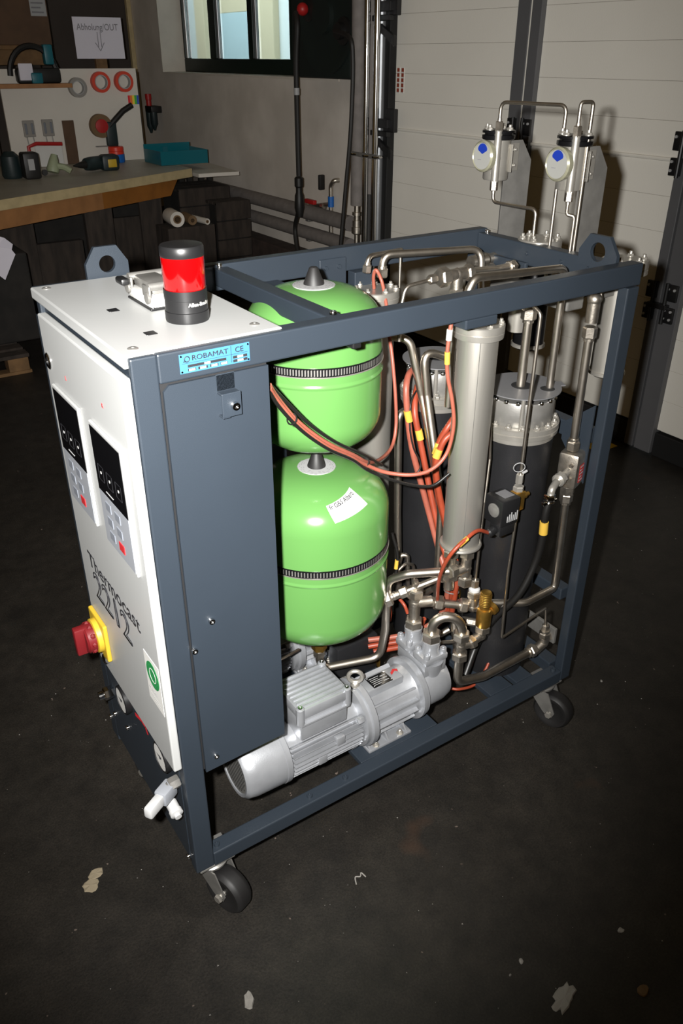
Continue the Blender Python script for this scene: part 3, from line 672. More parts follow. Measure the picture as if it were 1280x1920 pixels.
# paper label stuck on the lower tank, wrapped round the shell
def onshell(a, z, R_, z1, off):
    dr = R_*0.58
    zz = z1-z
    if zz >= dr: r = R_
    else: r = R_*(math.sqrt(max(0, 1-(1-zz/dr)**2)))**0.72
    return V(TCX+(r+off)*math.cos(a), TCY+(r+off)*math.sin(a), z)
bm = nb(); NA, NZ = 12, 8; grid = []
a0, a1 = math.radians(-108), math.radians(-74)
for j in range(NZ+1):
    row = []
    for i in range(NA+1):
        s, t_ = i/NA, j/NZ; row.append(bm.verts.new(onshell(a0+(a1-a0)*s-0.10*t_, 0.812+0.030*t_+0.016*s, 0.164, 0.872, 0.0010)))
    grid.append(row)
for j in range(NZ):
    for i in range(NA): bm.faces.new((grid[j][i], grid[j][i+1], grid[j+1][i+1], grid[j+1][i]))
part('paper_label', bm, 'paper_white', t_lo)
def shelltext(s, size, s0, t0, mname):
    t = text('label_writing', s, size, (0, 0, 0), 'side', mname, t_lo, ext=0.0, offset=0.0003)
    for v in t.data.vertices:
        ss = s0+v.co.x/0.105; tt = t0+v.co.z/0.052; v.co = onshell(a0+(a1-a0)*ss-0.10*tt, 0.812+0.030*tt+0.016*ss, 0.164, 0.872, 0.0016)
shelltext('fr G&S Albero', 0.0155, 0.06, 0.76, 'print_black')
for k in range(3): shelltext(('--- ------- ---', '----- ------ --', '---- ---')[k], 0.009, 0.08, 0.54-0.18*k, 'print_grey')

# ---------------- pump sets (motor, coupling housing, pump head)
def pump_set(dy, detail=True, label=None):
    ay, az = 0.11+dy, 0.258
    A = lambda x: (x, ay, az)
    # motor body with cooling fins is the trunk of the set
    bm = nb(); lathe(bm, A(0.262), (1, 0, 0), [(0.060, 0), (0.060, 0.215)], 40)
    mot = part('pump_motor', bm, 'silver_paint', label=label or 'silver electric motor and pump')
    n = 0
    for k in range(36):
        a = 2*PI*k/36+0.04
        if abs(((a-PI/2+PI) % (2*PI))-PI) < 0.75: continue        # terminal box sits on top
        u = V(0, math.cos(a), math.sin(a)); w = V(0, -u.z, u.y)
        bm = nb(); o = V(*A(0))+u*0.058
        prism(bm, [(-0.0016, 0), (0.0016, 0), (0.0011, 0.018), (-0.0011, 0.018)], o+V(0.275, 0, 0), w, u, -0.19); part('fin', bm, 'silver_paint', mot, False)
    # plain rails with bosses on the near side
    for a in (math.radians(168), math.radians(196)):
        u = V(0, math.cos(a), math.sin(a)); c = V(*A(0.40 if a < 3.1 else 0.35))+u*0.070; bm = nb(); bx(bm, c.x-0.012, c.x+0.012, c.y-0.008, c.y+0.008, c.z-0.012, c.z+0.012, 0.003); part('boss', bm, 'silver_paint', mot)
    # fan cover with perforated grille
    bm = nb(); lathe(bm, A(0.155), (1, 0, 0), [(0.056, 0.006), (0.060, 0.001), (0.066, 0.0), (0.073, 0.008), (0.077, 0.030), (0.078, 0.100), (0.0795, 0.101), (0.0795, 0.113), (0.074, 0.114)], 48, False); fc = part('fan_cover', bm, 'silver_paint', mot)
    bm = nb(); lathe(bm, A(0.158), (1, 0, 0), [(0.0, 0.0), (0.058, 0.0), (0.060, 0.003)], 40, False)
    gr = part('fan_grille', bm, 'zinc_plate', mot)
    if detail:
        bm = nb()
        for i in range(-9, 10):
            for j in range(-9, 10):
                yy, zz = (i+0.5*(j % 2))*0.0076, j*0.0066
                if yy*yy+zz*zz < 0.053**2: lathe(bm, (0.1577, ay+yy, az+zz), (-1, 0, 0), [(0.0027, 0), (0, 0)], 6, False)
        g2 = part('grille_holes', bm, 'dark_gap', mot, False); g2['kind'] = 'stuff'
    for a in (0.6, 2.2, 3.9): bolt(V(0.262, ay+0.0795*math.cos(a), az+0.0795*math.sin(a)), mot, sc=0.4) if False else None
    # terminal box
    bm = nb(); bx(bm, 0.302, 0.428, ay-0.058, ay+0.052, az+0.052, az+0.118, 0.004); tb = part('terminal_box', bm, 'silver_paint', mot)
    bm = nb(); bx(bm, 0.297, 0.433, ay-0.063, ay+0.057, az+0.118, az+0.146, 0.005); part('box_cover', bm, 'silver_paint', mot)
    for k in range(8):
        bm = nb(); yy = ay-0.052+k*0.0142; bx(bm, 0.304, 0.426, yy-0.0022, yy+0.0022, az+0.144, az+0.1495, 0.0012); part('cover_rib', bm, 'silver_paint', mot)
    bm = nb(); bx(bm, 0.300, 0.43, ay-0.0655, ay-0.058, az+0.1, az+0.106, 0.001); part('cover_rib', bm, 'silver_paint', mot, False)
    for (x, y) in ((0.303, ay-0.056), (0.427, ay-0.056), (0.427, ay+0.05)):
        bm = nb(); lathe(bm, (x, y, az+0.105), (0, 0, 1), [(0.010, 0), (0.010, 0.044), (0.007, 0.046), (0, 0.046)], 16); part('cover_boss', bm, 'silver_paint', mot); bolt((x, y, az+0.149), mot, sc=0.7)
    # end shield, flange, coupling housing
    bm = nb(); lathe(bm, A(0.468), (1, 0, 0), [(0.064, 0), (0.082, 0.006), (0.082, 0.018), (0.088, 0.020), (0.088, 0.034), (0.074, 0.036)], 48); fl1 = part('flange', bm, 'silver_paint', mot)
    for k in range(4):
        a = PI/4+k*PI/2+0.25; c = V(0.452, ay+0.074*math.cos(a), az+0.074*math.sin(a)); bm = nb(); hexn(bm, c, c+V(0.018, 0, 0), 0.010); part('flange_nut', bm, 'silver_paint', mot)
    bm = nb(); lathe(bm, A(0.502), (1, 0, 0), [(0.066, 0), (0.063, 0.01), (0.063, 0.135), (0.070, 0.145)], 44); ch = part('coupling_housing', bm, 'silver_paint', mot)
    bm = nb(); bx(bm, 0.508, 0.615, ay-0.030, ay+0.016, az+0.050, az+0.0765, 0.004); part('name_pad', bm, 'silver_paint', mot)
    for k in range(14):
        a = 2*PI*k/14+0.2
        if math.sin(a) > 0.75: continue
        u = V(0, math.cos(a), math.sin(a)); w = V(0, -u.z, u.y); bm = nb()
        prism(bm, [(-0.003, 0), (0.003, 0), (0.002, 0.012), (-0.002, 0.012)], V(0.506, ay, az)+u*0.062, w, u, -0.128); part('housing_rib', bm, 'silver_paint', mot, False)
    bm = nb(); lathe(bm, A(0.642), (1, 0, 0), [(0.070, 0), (0.083, 0.003), (0.083, 0.012), (0.080, 0.014), (0.080, 0.022), (0.068, 0.024)], 48); part('flange', bm, 'silver_paint', mot)
    bm = nb(); lathe(bm, A(0.664), (1, 0, 0), [(0.064, 0), (0.066, 0.004), (0.066, 0.062), (0.060, 0.085), (0.040, 0.092), (0, 0.092)], 44); part('pump_housing', bm, 'silver_paint', mot)
    # name plate
    bm = nb(); bx(bm, 0.527, 0.583, ay-0.028, ay+0.010, az+0.0765, az+0.0780); npl = part('name_plate', bm, 'screen_black', mot, False)
    if detail:
        bm = nb()
        for k in range(5): bx(bm, 0.532, 0.555+0.005*(k % 3), ay-0.022+k*0.006, ay-0.0205+k*0.006, az+0.0778, az+0.0783)
        for k in range(3): bx(bm, 0.563, 0.578, ay-0.02+k*0.009, ay-0.018+k*0.009, az+0.0778, az+0.0783)
        part('plate_print', bm, 'label_grey', mot, False)
        for (x, y) in ((0.530, -0.025), (0.580, -0.025), (0.530, 0.007), (0.580, 0.007)): bolt((x, ay+y, az+0.077), mot, sc=0.3)
        bm = nb(); prism(bm, [(0, 0), (0.018, 0.004), (0.022, -0.004), (0.028, 0.004), (0.020, 0.012), (0.004, 0.008)], (0.592, ay-0.012, az+0.0766), (0.9, 0.3, 0), (-0.3, 0.9, 0), 0.0006); part('red_arrow', bm, 'seal_red', mot, False)
    # eye bolt
    bm = nb(); lathe(bm, (0.490, ay, az+0.084), (0, 0, 1), [(0.012, 0), (0.012, 0.004), (0.008, 0.010)], 16); torus(bm, (0.490, ay, az+0.112), (0.557, 0.83, 0), 0.0165, 0.0052, 28, 10); part('eye_bolt', bm, 'steel_machined', mot)
    # foot
    for s in (-1, 1):
        bm = nb(); bx(bm, 0.492, 0.624, ay+s*0.040-0.022, ay+s*0.040+0.022, ZB+0.034, ZB+0.043, 0.003); ft = part('foot', bm, 'silver_paint', mot)
        for x in (0.500, 0.556, 0.612):
            bm = nb(); prism(bm, [(0.058, 0), (0.010, 0), (0.010, 0.055)], (x, ay, ZB+0.043), (0, s, 0), (0, 0, 1), 0.005); part('foot_web', bm, 'silver_paint', mot, False)
        for x in (0.519, 0.594): bolt((x, ay+s*0.052, ZB+0.043), mot, src=HEXB, sc=0.85, name='bolt')
    bm = nb(); bx(bm, 0.500, 0.616, ay-0.03, ay+0.03, ZB+0.034, az-0.05, 0.003); part('foot_block', bm, 'silver_paint', mot, False)
    # pump head with two ports
    bm = nb(); bx(bm, 0.668, 0.738, ay-0.046, ay+0.066, az+0.052, az+0.088, 0.004); hd = part('pump_head', bm, 'silver_paint', mot)
    bm = nb(); lathe(bm, (0.703, ay-0.024, az+0.02), (0, 0, 1), [(0.020, 0), (0.030, 0.04), (0.034, 0.066)], 24); part('head_neck', bm, 'silver_paint', mot)
    for (x0, y0) in ((0.703, ay-0.023), (0.700, ay+0.044)):
        bm = nb(); bx(bm, x0-0.036, x0+0.036, y0-0.028, y0+0.028, az+0.088, az+0.110, 0.006); part('port_flange', bm, 'silver_paint', mot)
        bm = nb(); lathe(bm, (x0, y0, az+0.110), (0, 0, 1), [(0.025, 0), (0.022, 0.006), (0.021, 0.022), (0.023, 0.023), (0.023, 0.034), (0.020, 0.035)], 24); part('port', bm, 'silver_paint', mot)
        for (ex, ey) in ((-0.026, -0.018), (0.026, -0.018), (-0.026, 0.018), (0.026, 0.018)):
            bm = nb(); lathe(bm, (x0+ex, y0+ey, az+0.108), (0, 0, 1), [(0.0085, 0), (0.0085, 0.012), (0.0075, 0.0135), (0.004, 0.0135), (0.004, 0.009), (0, 0.009)], 14); part('cap_screw', bm, 'silver_paint', mot)
    bm = nb(); lathe(bm, (0.745, ay-0.02, az-0.02), (1, -0.5, 0), [(0.006, 0), (0.006, 0.008), (0, 0.008)], 10); part('drain_plug', bm, 'silver_paint', mot)
    return mot
pump_set(0.0, True, 'near silver electric motor and pump')
pump_set(0.335, False, 'far silver electric motor and pump, mostly hidden')
# dark steel box between the pumps and its cables
bm = nb(); bx(bm, 0.565, 0.70, 0.30, 0.345, ZB+0.034, 0.285, 0.006); part('junction_box', bm, 'vessel_black')
bm = nb(); bx(bm, 0.702, 0.706, 0.295, 0.345, ZB+0.034, 0.25, 0.001); part('box_plate', bm, 'brass', smooth=False)

# ---------------- columns and vessels
def column(x, y, z0, z1, R, nm, lab=None, bolts=6, skew=0.3):
    bm = nb(); lathe(bm, (x, y, 0), (0, 0, 1), [(R-0.006, z0-0.010), (R-0.001, z0-0.004), (R, z0), (R, z1-0.028)], 44); c = part(nm, bm, 'steel_brushed', label=lab)
    bm = nb(); lathe(bm, (x, y, 0), (0, 0, 1), [(R, z1-0.030), (R+0.009, z1-0.028), (R+0.010, z1-0.017), (R+0.0085, z1-0.0155), (R+0.010, z1-0.014), (R+0.010, z1-0.002), (R+0.008, z1), (0, z1)], 44); part('flange', bm, 'steel_machined', c)
    for k in range(bolts):
        a = 2*PI*k/bolts+skew; bolt((x+(R+0.001)*math.cos(a), y+(R+0.001)*math.sin(a), z1), c, src=HEXB, sc=0.75, name='bolt')
    return c
nc = column(0.776, 0.09, 0.665, 1.19, 0.043, 'heat_exchanger', 'near bright steel heat exchanger column')
bm = nb(); torus(bm, (0.776, 0.09, 0.660), (0, 0, 1), 0.045, 0.005, 36, 10); part('bottom_ring', bm, 'steel_brushed', nc)
bm = nb(); bx(bm, 0.776-0.0255, 0.776-0.0245, 0.0545, 0.056, 0.67, 1.16); part('weld_seam', bm, 'zinc_plate', nc, False)
fcn = column(0.752, 0.42, 0.60, 1.193, 0.046, 'heat_exchanger', 'far steel heat exchanger column behind the tanks', 7, 0.1)
def vessel(x, y, z0, zt, R, lab):
    bm = nb(); lathe(bm, (x, y, 0), (0, 0, 1), [(R, z0), (R, zt-0.112)], 56); v = part('heater_vessel', bm, 'vessel_black', label=lab)
    bm = nb(); lathe(bm, (x, y, 0), (0, 0, 1), [(R, zt-0.118), (R+0.001, zt-0.117), (R+0.001, zt-0.105)], 56, False); part('clamp_band', bm, 'steel_machined', v)
    bm = nb(); lathe(bm, (x, y, 0), (0, 0, 1), [(R, zt-0.105), (R+0.008, zt-0.104), (R+0.009, zt-0.094), (R+0.006, zt-0.092), (R+0.009, zt-0.090), (R+0.009, zt-0.080), (R+0.006, zt-0.078), (R*0.8, zt-0.078)], 56); part('flange', bm, 'steel_machined', v)
    for k in range(16):
        a = 2*PI*k/16+0.12; bolt((x+(R-0.001)*math.cos(a), y+(R-0.001)*math.sin(a), zt-0.078), v, src=HEXB, sc=0.8, name='bolt')
    bm = nb(); lathe(bm, (x, y, 0), (0, 0, 1), [(R-0.010, zt-0.078), (R-0.008, zt-0.074), (R-0.008, zt-0.022), (R-0.010, zt-0.018)], 56); part('heater_head', bm, 'zinc_plate', v)
    for k in range(18):
        a = 2*PI*k/18; bolt((x+(R-0.008)*math.cos(a), y+(R-0.008)*math.sin(a), zt-0.019), v, sc=0.75, name='bolt')
    for a in (-2.3, -0.45):
        bm = nb(); cyl(bm, (x+(R-0.004)*math.cos(a), y+(R-0.004)*math.sin(a), zt-0.078), (x+(R-0.004)*math.cos(a), y+(R-0.004)*math.sin(a), zt-0.003), 0.005, seg=10); part('stud', bm, 'steel_machined', v)
    bm = nb(); lathe(bm, (x, y, 0), (0, 0, 1), [(0, zt-0.0025), (R+0.004, zt-0.0025), (R+0.004, zt), (0, zt)], 56); a = -0.42; prism(bm, [(R-0.02, -0.016), (R+0.016, -0.013), (R+0.016, 0.013), (R-0.02, 0.016)], (x, y, zt-0.0024), (math.cos(a), math.sin(a), 0), (-math.sin(a), math.cos(a), 0), 0.0022); part('cover_disc', bm, 'grey_lid', v)
    for (ax_, ay_, r_) in ((0.0, 0.0, 0.026), (0.035, -0.048, 0.017)):
        bm = nb(); lathe(bm, (x+ax_, y+ay_, zt+0.0003), (0, 0, 1), [(0, 0), (r_, 0), (r_, 0.0004), (0, 0.0004)], 20); part('cover_hole', bm, 'dark_gap', v)
    return v
NVX, NVY, NVZ = 0.998, 0.16, 0.985
nv = vessel(NVX, NVY, 0.166, NVZ, 0.088, 'near black insulated heater vessel with grey cover disc')
FVX, FVY, FVZ = 0.925, 0.385, 1.005
vessel(FVX, FVY, 0.166, FVZ, 0.085, 'far black insulated heater vessel')
# filter pots outside the right end
def pot(x, y, z0, z1, R, m, lab):
    bm = nb(); lathe(bm, (x, y, 0), (0, 0, 1), [(R*0.8, z0-0.006), (R, z0), (R, z1-0.03)], 40); c = part('filter_pot', bm, m, label=lab)
    bm = nb(); lathe(bm, (x, y, 0), (0, 0, 1), [(R, z0+0.0), (R+0.004, z0+0.001), (R+0.004, z0+0.008), (R, z0+0.010)], 40, False); part('base_ring', bm, 'steel_machined', c)
    bm = nb(); lathe(bm, (x, y, 0), (0, 0, 1), [(R, z1-0.032), (R+0.014, z1-0.030), (R+0.014, z1-0.020), (R+0.010, z1-0.018), (R+0.014, z1-0.016), (R+0.014, z1-0.002), (R+0.012, z1), (0, z1)], 40); part('flange', bm, 'steel_machined', c)
    for k in range(6):
        a = 2*PI*k/6+0.4; bolt((x+(R+0.002)*math.cos(a), y+(R+0.002)*math.sin(a), z1), c, src=HEXB, sc=0.85, name='bolt')
    return c
pot(1.183, 0.33, 1.005, 1.276, 0.040, 'dark_tube', 'dark filter pot at the end of the frame')
pot(1.235, 0.11, 0.985, 1.259, 0.040, 'steel_brushed', 'steel filter pot behind the right post')

bm = nb(); bx(bm, 0.455, 0.511, 0.440, 0.452, ZB+0.034, ZT-0.055, 0.002); tbk = part('tank_upright', bm, 'grey_paint', smooth=False)
for zz in (1.137, 0.690):
    bm = nb(); bx(bm, 0.468, 0.498, 0.395, 0.441, zz-0.008, zz+0.008, 0.001); part('strap_arm', bm, 'zinc_plate', tbk, False)
bm = nb(); bx(bm, 0.44, 0.53, 0.438, 0.488, ZT-0.062, ZT-0.050, 0.002); part('upright_foot', bm, 'grey_paint', tbk, False)
for (px_, py_, pz_) in ((1.183, 0.33, 1.276-0.07), (1.235, 0.11, 1.259-0.07)):
    bm = nb(); bx(bm, ML-0.02, max(px_-0.036, ML+0.005), py_-0.014, py_+0.014, pz_-0.006, pz_+0.006, 0.001); part('pot_bracket', bm, 'zinc_plate', None, False)
bm = nb(); bx(bm, 0.752-0.03, 0.752+0.03, 0.462, 0.492, 1.10, ZT-0.055, 0.002); part('column_bracket', bm, 'grey_paint', None, False)
# ---------------- pipework helpers
def run(name, pts, r, m='steel_pipe', rad=None, ns=None, ne=None, seg=12, parent=None, label=None):
    """a bent pipe; ns/ne = (radius, length[, material]) union nuts at its start and end"""
    pts = [V(p) for p in pts]; bm = nb(); pipe(bm, pts, r, rad, seg); p = part(name, bm, m, parent, label=label, ang=50)
    for q_, (a, b) in ((ns, (pts[0], pts[1])), (ne, (pts[-1], pts[-2]))):
        if q_:
            d = (b-a).normalized(); bm = nb(); hexn(bm, a, a+d*q_[1], q_[0], phase=0.3); cyl(bm, a+d*q_[1], a+d*(q_[1]+0.006), r*1.25, seg=12); part('nut', bm, 'steel_nut', p, False)
    return p
def nut(c, d, r, l, parent, m='steel_nut', name='nut', ph=0.3):
    c = V(c); d = V(d).normalized(); bm = nb(); hexn(bm, c-d*l/2, c+d*l/2, r, phase=ph); return part(name, bm, m, parent, False)
def body(c, dirs, r, parent=None, m='steel_nut', name='tee'):
    c = V(c); bm = nb(); ball(bm, c, r*1.12, 2)
    for d in dirs: d = V(d); cyl(bm, c, c+d, r, seg=14)
    return part(name, bm, m, parent)
def cable(name, pts, r, m, parent=None, n=7, seg=8):
    bm = nb(); sweep(bm, catmull(pts, n), r, seg); return part(name, bm, m, parent, ang=60)
def sleeve(p0, p1, r, parent, m='sleeve_yellow', s=None):
    bm = nb(); cyl(bm, p0, p1, r, seg=12); o = part('sleeve', bm, m, parent); return o

# ---------------- flow indicators above the right end
def indicator(c, lab):
    c = V(c)
    bm = nb(); lathe(bm, c+V(0.012, 0, -0.052), (0, 0, 1), [(0.029, 0), (0.031, 0.003), (0.031, 0.092), (0.029, 0.094)], 32); cyl(bm, c+V(0.005, 0, 0), c+V(-0.022, 0, 0), 0.028, seg=28)
    g = part('flow_indicator', bm, 'steel_machined', label=lab)
    bm = nb(); cyl(bm, c+V(-0.012, -0.024, -0.054), c+V(-0.012, -0.024, 0.062), 0.0095, seg=16); part('side_tube', bm, 'steel_machined', g)
    bm = nb(); lathe(bm, c+V(0.012, 0, 0.040), (0, 0, 1), [(0.038, 0), (0.040, 0.002), (0.040, 0.010), (0.034, 0.011), (0.034, 0.014), (0.040, 0.015), (0.040, 0.020), (0.036, 0.022), (0, 0.022)], 32); part('head_flange', bm, 'dark_tube', g)
    for a in (0.5, 1.9, 3.2, 4.9): bolt(c+V(0.012+0.032*math.cos(a), 0.032*math.sin(a), 0.062), g, src=HEXB, sc=0.85, name='bolt')
    bm = nb(); lathe(bm, c+V(-0.020, 0, 0.004), (-1, 0, 0), [(0.029, 0), (0.035, 0.003), (0.036, 0.010), (0.036, 0.016), (0.032, 0.020), (0.030, 0.018)], 36, False); part('dial_rim', bm, 'dial_rim', g)
    bm = nb(); lathe(bm, c+V(-0.036, 0, 0.004), (-1, 0, 0), [(0, 0), (0.0315, 0), (0.0315, 0.001), (0, 0.0012)], 36); part('dial', bm, 'clear_dial', g)
    bm = nb(); ar = [(0.016*math.cos(t), 0.016*math.sin(t)) for t in [PI*(0.12+0.76*k/10) for k in range(11)]]
    prism(bm, [(0.0, -0.004), (0.015, 0.004)]+[(0.017*math.cos(PI*(0.1+0.8*k/10)), 0.017*math.sin(PI*(0.1+0.8*k/10))+0.003) for k in range(11)]+[(-0.015, 0.004)], c+V(-0.0373, 0, 0.013), (0, -1, 0), (0, 0, 1), 0.0006); part('dial_pointer', bm, 'dial_blue', g, False)
    text('dial_print', '-----', 0.0075, c+V(-0.0375, 0.015, -0.006), 'front', 'print_grey', g, offset=0.0003)
    # fixing angle and upright plate
    bm = nb(); bx(bm, c.x+0.030, c.x+0.075, c.y-0.012, c.y-0.009, c.z-0.034, c.z+0.030, 0.001); bx(bm, c.x+0.030, c.x+0.033, c.y-0.034, c.y-0.009, c.z-0.034, c.z+0.030, 0.001); fa = part('fixing_angle', bm, 'steel_machined', g, False)
    for dz in (-0.020, 0.016): bolt(c+V(0.056, -0.012, dz), g, RX, src=HEXB, sc=0.7, name='bolt')
    bm = nb(); zb = 1.14-c.z
    prism(bm, [(0.036, zb), (0.124, zb), (0.124, -0.012), (0.088, 0.036), (0.036, 0.036)], c+V(0, -0.0045, 0), (1, 0, 0), (0, 0, 1), 0.004); part('mounting_plate', bm, 'zinc_plate', g, False)
    return g
gl = V((1.115, 0.4856, 1.448))+V(0.036, 0, 0); gr_ = V((1.115, 0.2417, 1.452))+V(0.036, 0, 0)
indicator(gl, 'left flow indicator with blue dial pointer'); indicator(gr_, 'right flow indicator with blue dial pointer')
TR = 0.0042
tl = V(gl.x-0.012, gl.y-0.024, gl.z)
ztl = 1.571
leg = V(0.9732-0.003, 0.10, 0)
run('tube', [tl+V(0, 0, 0.058), V(tl.x, tl.y, ztl), V(1.162, 0.2779, ztl), V(1.162, 0.2779, 1.19)], TR, rad=0.018, ns=(0.010, 0.024))
run('tube', [tl+V(0, 0, -0.050), V(tl.x, tl.y, 1.347), V(1.15, 0.3223, 1.347), V(1.15, 0.3223, 1.20)], TR, rad=0.016, ns=(0.010, 0.024))
tr = V(gr_.x-0.012, gr_.y-0.024, gr_.z)
zr_ = 1.58
run('tube', [tr+V(0, 0, 0.058), V(tr.x, tr.y, zr_), V(1.17, 0.2104, zr_), V(1.17, 0.2104, 1.18)], TR, rad=0.009, ns=(0.010, 0.024))
run('tube', [tr+V(0, 0, -0.050), V(tr.x, tr.y, 1.349), V(1.15, 0.2028, 1.349), V(1.15, 0.2028, 1.20)], TR, rad=0.012, ns=(0.010, 0.024))
# short stubs under the manifold behind the end rail
mz = 1.205
bm = nb(); bx(bm, 1.095, 1.15, 0.14, 0.40, 1.15, 1.185, 0.004); mf = part('manifold', bm, 'zinc_plate', smooth=False)
body((1.06, 0.40, 1.20), [(0.04, 0, 0), (-0.04, 0, 0)], 0.014); 
# ---------------- upper pipes
R1 = 0.0085
run('pipe', [(0.7696, 0.42, 1.217), (0.771, 0.42, 1.268), (1.028, 0.3685, 1.262), (1.009, 0.34, 1.17)], R1, rad=0.03, ns=(0.014, 0.02))
run('tube', [(0.7323, 0.43, 1.23), (0.736, 0.43, 1.267), (0.8621, 0.47, 1.26)], 0.0055, rad=0.02, ns=(0.011, 0.018))
run('tube', [(0.8449, 0.45, 1.264), (0.8447, 0.45, 1.13), (0.8436, 0.45, 1.043)], 0.0035)
TC = V((0.8045, 0.2, 1.262))
T1 = V((0.7664, 0.2, 1.261)); T2 = V((0.8361, 0.2, 1.262))
tx = (T2-T1).normalized()
tb_ = body(TC, [tx*0.03, tx*-0.03, (0, 0, -0.04)], 0.013)
nut(T1, tx, 0.021, 0.026, tb_); nut(T2, tx, 0.018, 0.018, tb_); nut(TC+V(0, 0, -0.042), (0, 0, 1), 0.017, 0.024, tb_); nut(T1-tx*0.030, tx, 0.010, 0.02, tb_)
run('tube', [T1-tx*0.02, (0.6663, 0.2, 1.255), (0.6572, 0.2, 1.215), (0.6551, 0.2, 1.142)], 0.0042, rad=0.022)
run('pipe', [TC+V(0, 0, -0.05), TC+V(0, 0, -0.3)], 0.009)
run('pipe', [T2+tx*0.008, (0.9368, 0.22, 1.251), (1.019, 0.25, 1.244)], 0.0095, ne=(0.015, 0.02))
body((1.044, 0.4, 1.224), [(0.03, 0, 0), (-0.02, 0, 0)], 0.016, m='steel_nut', name='elbow')
body((1.12, 0.42, 1.22), [(0.03, 0, 0), (-0.02, 0, 0.0)], 0.013, m='steel_nut', name='elbow')
run('pipe', [(1.111, 0.45, 1.223), (1.127, 0.38, 1.223), (1.138, 0.3, 1.229)], 0.008)
P5x, P5y = 1.043, 0.115
run('pipe', [V((0.7479, 0.1, 1.256))+V(0, 0, -0.06), (0.7479, 0.1, 1.256), (0.7624, 0.1, 1.28), V(P5x-0.002, P5y, 1.262), V(P5x, P5y, NVZ-0.02)], 0.0088, rad=0.024, ns=(0.014, 0.02))
P6 = V((0.9928, 0.16, 1.143))
run('pipe', [V(P6.x, 0.16, NVZ-0.02), V(P6.x, 0.16, 1.17)], 0.0105, ne=(0.018, 0.026))
bm = nb(); cyl(bm, (P6.x, 0.16, 1.17), (P6.x, 0.16, 1.20), 0.013, seg=14); hexn(bm, (P6.x, 0.16, 1.19), (P6.x, 0.16, 1.205), 0.018); part('union', bm, 'steel_nut')
bm = nb(); cyl(bm, (1.074, 0.25, 1.308), (1.09, .25, 1.17), 0.02, seg=16) if False else lathe(bm, (1.02, 0.22, 1.10), (0, 0, 1), [(0.022, 0), (0.022, 0.10), (0.019, 0.104), (0, 0.104)], 20); part('vent_cup', bm, 'steel_machined')
# ---------------- right hand riser with ball valve
vy = 0.05; vx = 1.083
ztop = 1.202
run('pipe', [(vx-0.008, vy, ztop-0.06), (vx-0.004, vy, 0.8397)], 0.0100, ns=(0.0165, 0.026), ne=(0.0165, 0.024))
el = body((vx-0.008, vy, ztop), [(0, 0, -0.05), (0.02, 0.018, 0)], 0.0145, name='elbow')
nut(V(vx-0.008, vy, ztop)+V(0.024, 0.020, 0), (1, 0.9, 0), 0.019, 0.016, el); nut(V(vx-0.008, vy, ztop)+V(0.042, 0.036, 0), (1, 0.9, 0), 0.016, 0.012, el)
bm = nb(); cyl(bm, V(vx, vy, ztop)+V(0.02, 0.018, 0), V(vx, vy, ztop)+V(0.07, 0.06, 0), 0.010, seg=12); part('stub', bm, 'steel_nut', el)
vz1, vz0 = 0.8367, 0.7436
bm = nb(); b2 = nb(); bx(b2, -0.026, 0.026, -0.026, 0.026, vz0-0.0, vz1, 0.009); merge(bm, b2, Matrix.Translation((vx, vy, 0)) @ Matrix.Rotation(0.35, 4, 'Z')); bv = part('ball_valve', bm, 'steel_nut', label='stainless ball valve block with red label')
R35 = Matrix.Rotation(0.35, 3, 'Z')
lb = V(vx, vy, (vz0+vz1)/2)
bm = nb(); prism(bm, [(-0.012, -0.024), (0.012, -0.024), (0.012, 0.022), (-0.012, 0.022)], lb+R35@V(0.002, -0.0265, -0.006), R35@V(1, 0, 0), (0, 0, 1), 0.0006); rl = part('red_label', bm, 'seal_red', bv, False)
bm = nb()
for k in range(5): prism(bm, [(-0.009, -0.02+k*0.009), (0.008-(k % 2)*0.006, -0.02+k*0.009), (0.008-(k % 2)*0.006, -0.017+k*0.009), (-0.009, -0.017+k*0.009)], lb+R35@V(0.002, -0.0273, -0.006), R35@V(1, 0, 0), (0, 0, 1), 0.0004)
part('label_print', bm, 'label_grey', bv, False)
for dz in (0.018, -0.018): 
    bm = nb(); ball(bm, lb+R35@V(-0.027, -0.01, dz), 0.007, 1); part('screw', bm, 'steel_nut', bv)
# handle side elbow and hose
s0 = lb+R35@V(-0.024, -0.004, 0.002); s1 = V((1.001, 0.02, 0.7854)); s2 = V((0.9797, 0.012, 0.7765))
sv = run('pipe', [s0, s1, s2, V((0.9793, 0.012, 0.7595))], 0.009, 'steel_machined', rad=0.012)
dd = (s1-s0).normalized()
bm = nb(); cyl(bm, s0, s0+dd*0.03, 0.008, seg=12); hexn(bm, s0+dd*0.030, s0+dd*0.040, 0.016); lathe(bm, s0+dd*0.04, dd, [(0.014, 0), (0.016, 0.004), (0.014, 0.010), (0.016, 0.014), (0.012, 0.018)], 18); part('union', bm, 'steel_machined', sv)
hs = V((0.9763, 0.012, 0.7661))
bm = nb(); hexn(bm, hs, hs+V(0, 0, -0.014), 0.014); torus(bm, hs+V(0, 0, -0.020), (0, 0, 1), 0.011, 0.003, 20, 6); bx(bm, hs.x-0.024, hs.x+0.020, hs.y-0.006, hs.y+0.002, hs.z-0.024, hs.z-0.016, 0.001); part('hose_clamp', bm, 'chrome', sv)
hose = cable('drain_hose', [hs+V(0, 0, -0.015), (0.97, 0.012, 0.7116), (0.9751, 0.015, 0.6488), (0.9677, 0.02, 0.5715), (0.9345, 0.03, 0.4819), (0.8972, 0.07, 0.3972), (0.8792, 0.1, 0.3066), (0.8256, 0.08, 0.2364)], 0.0095, 'cable_black')
sleeve(V((0.9698, 0.012, 0.6925)), V((0.9744, 0.014, 0.6571)), 0.0108, hose)
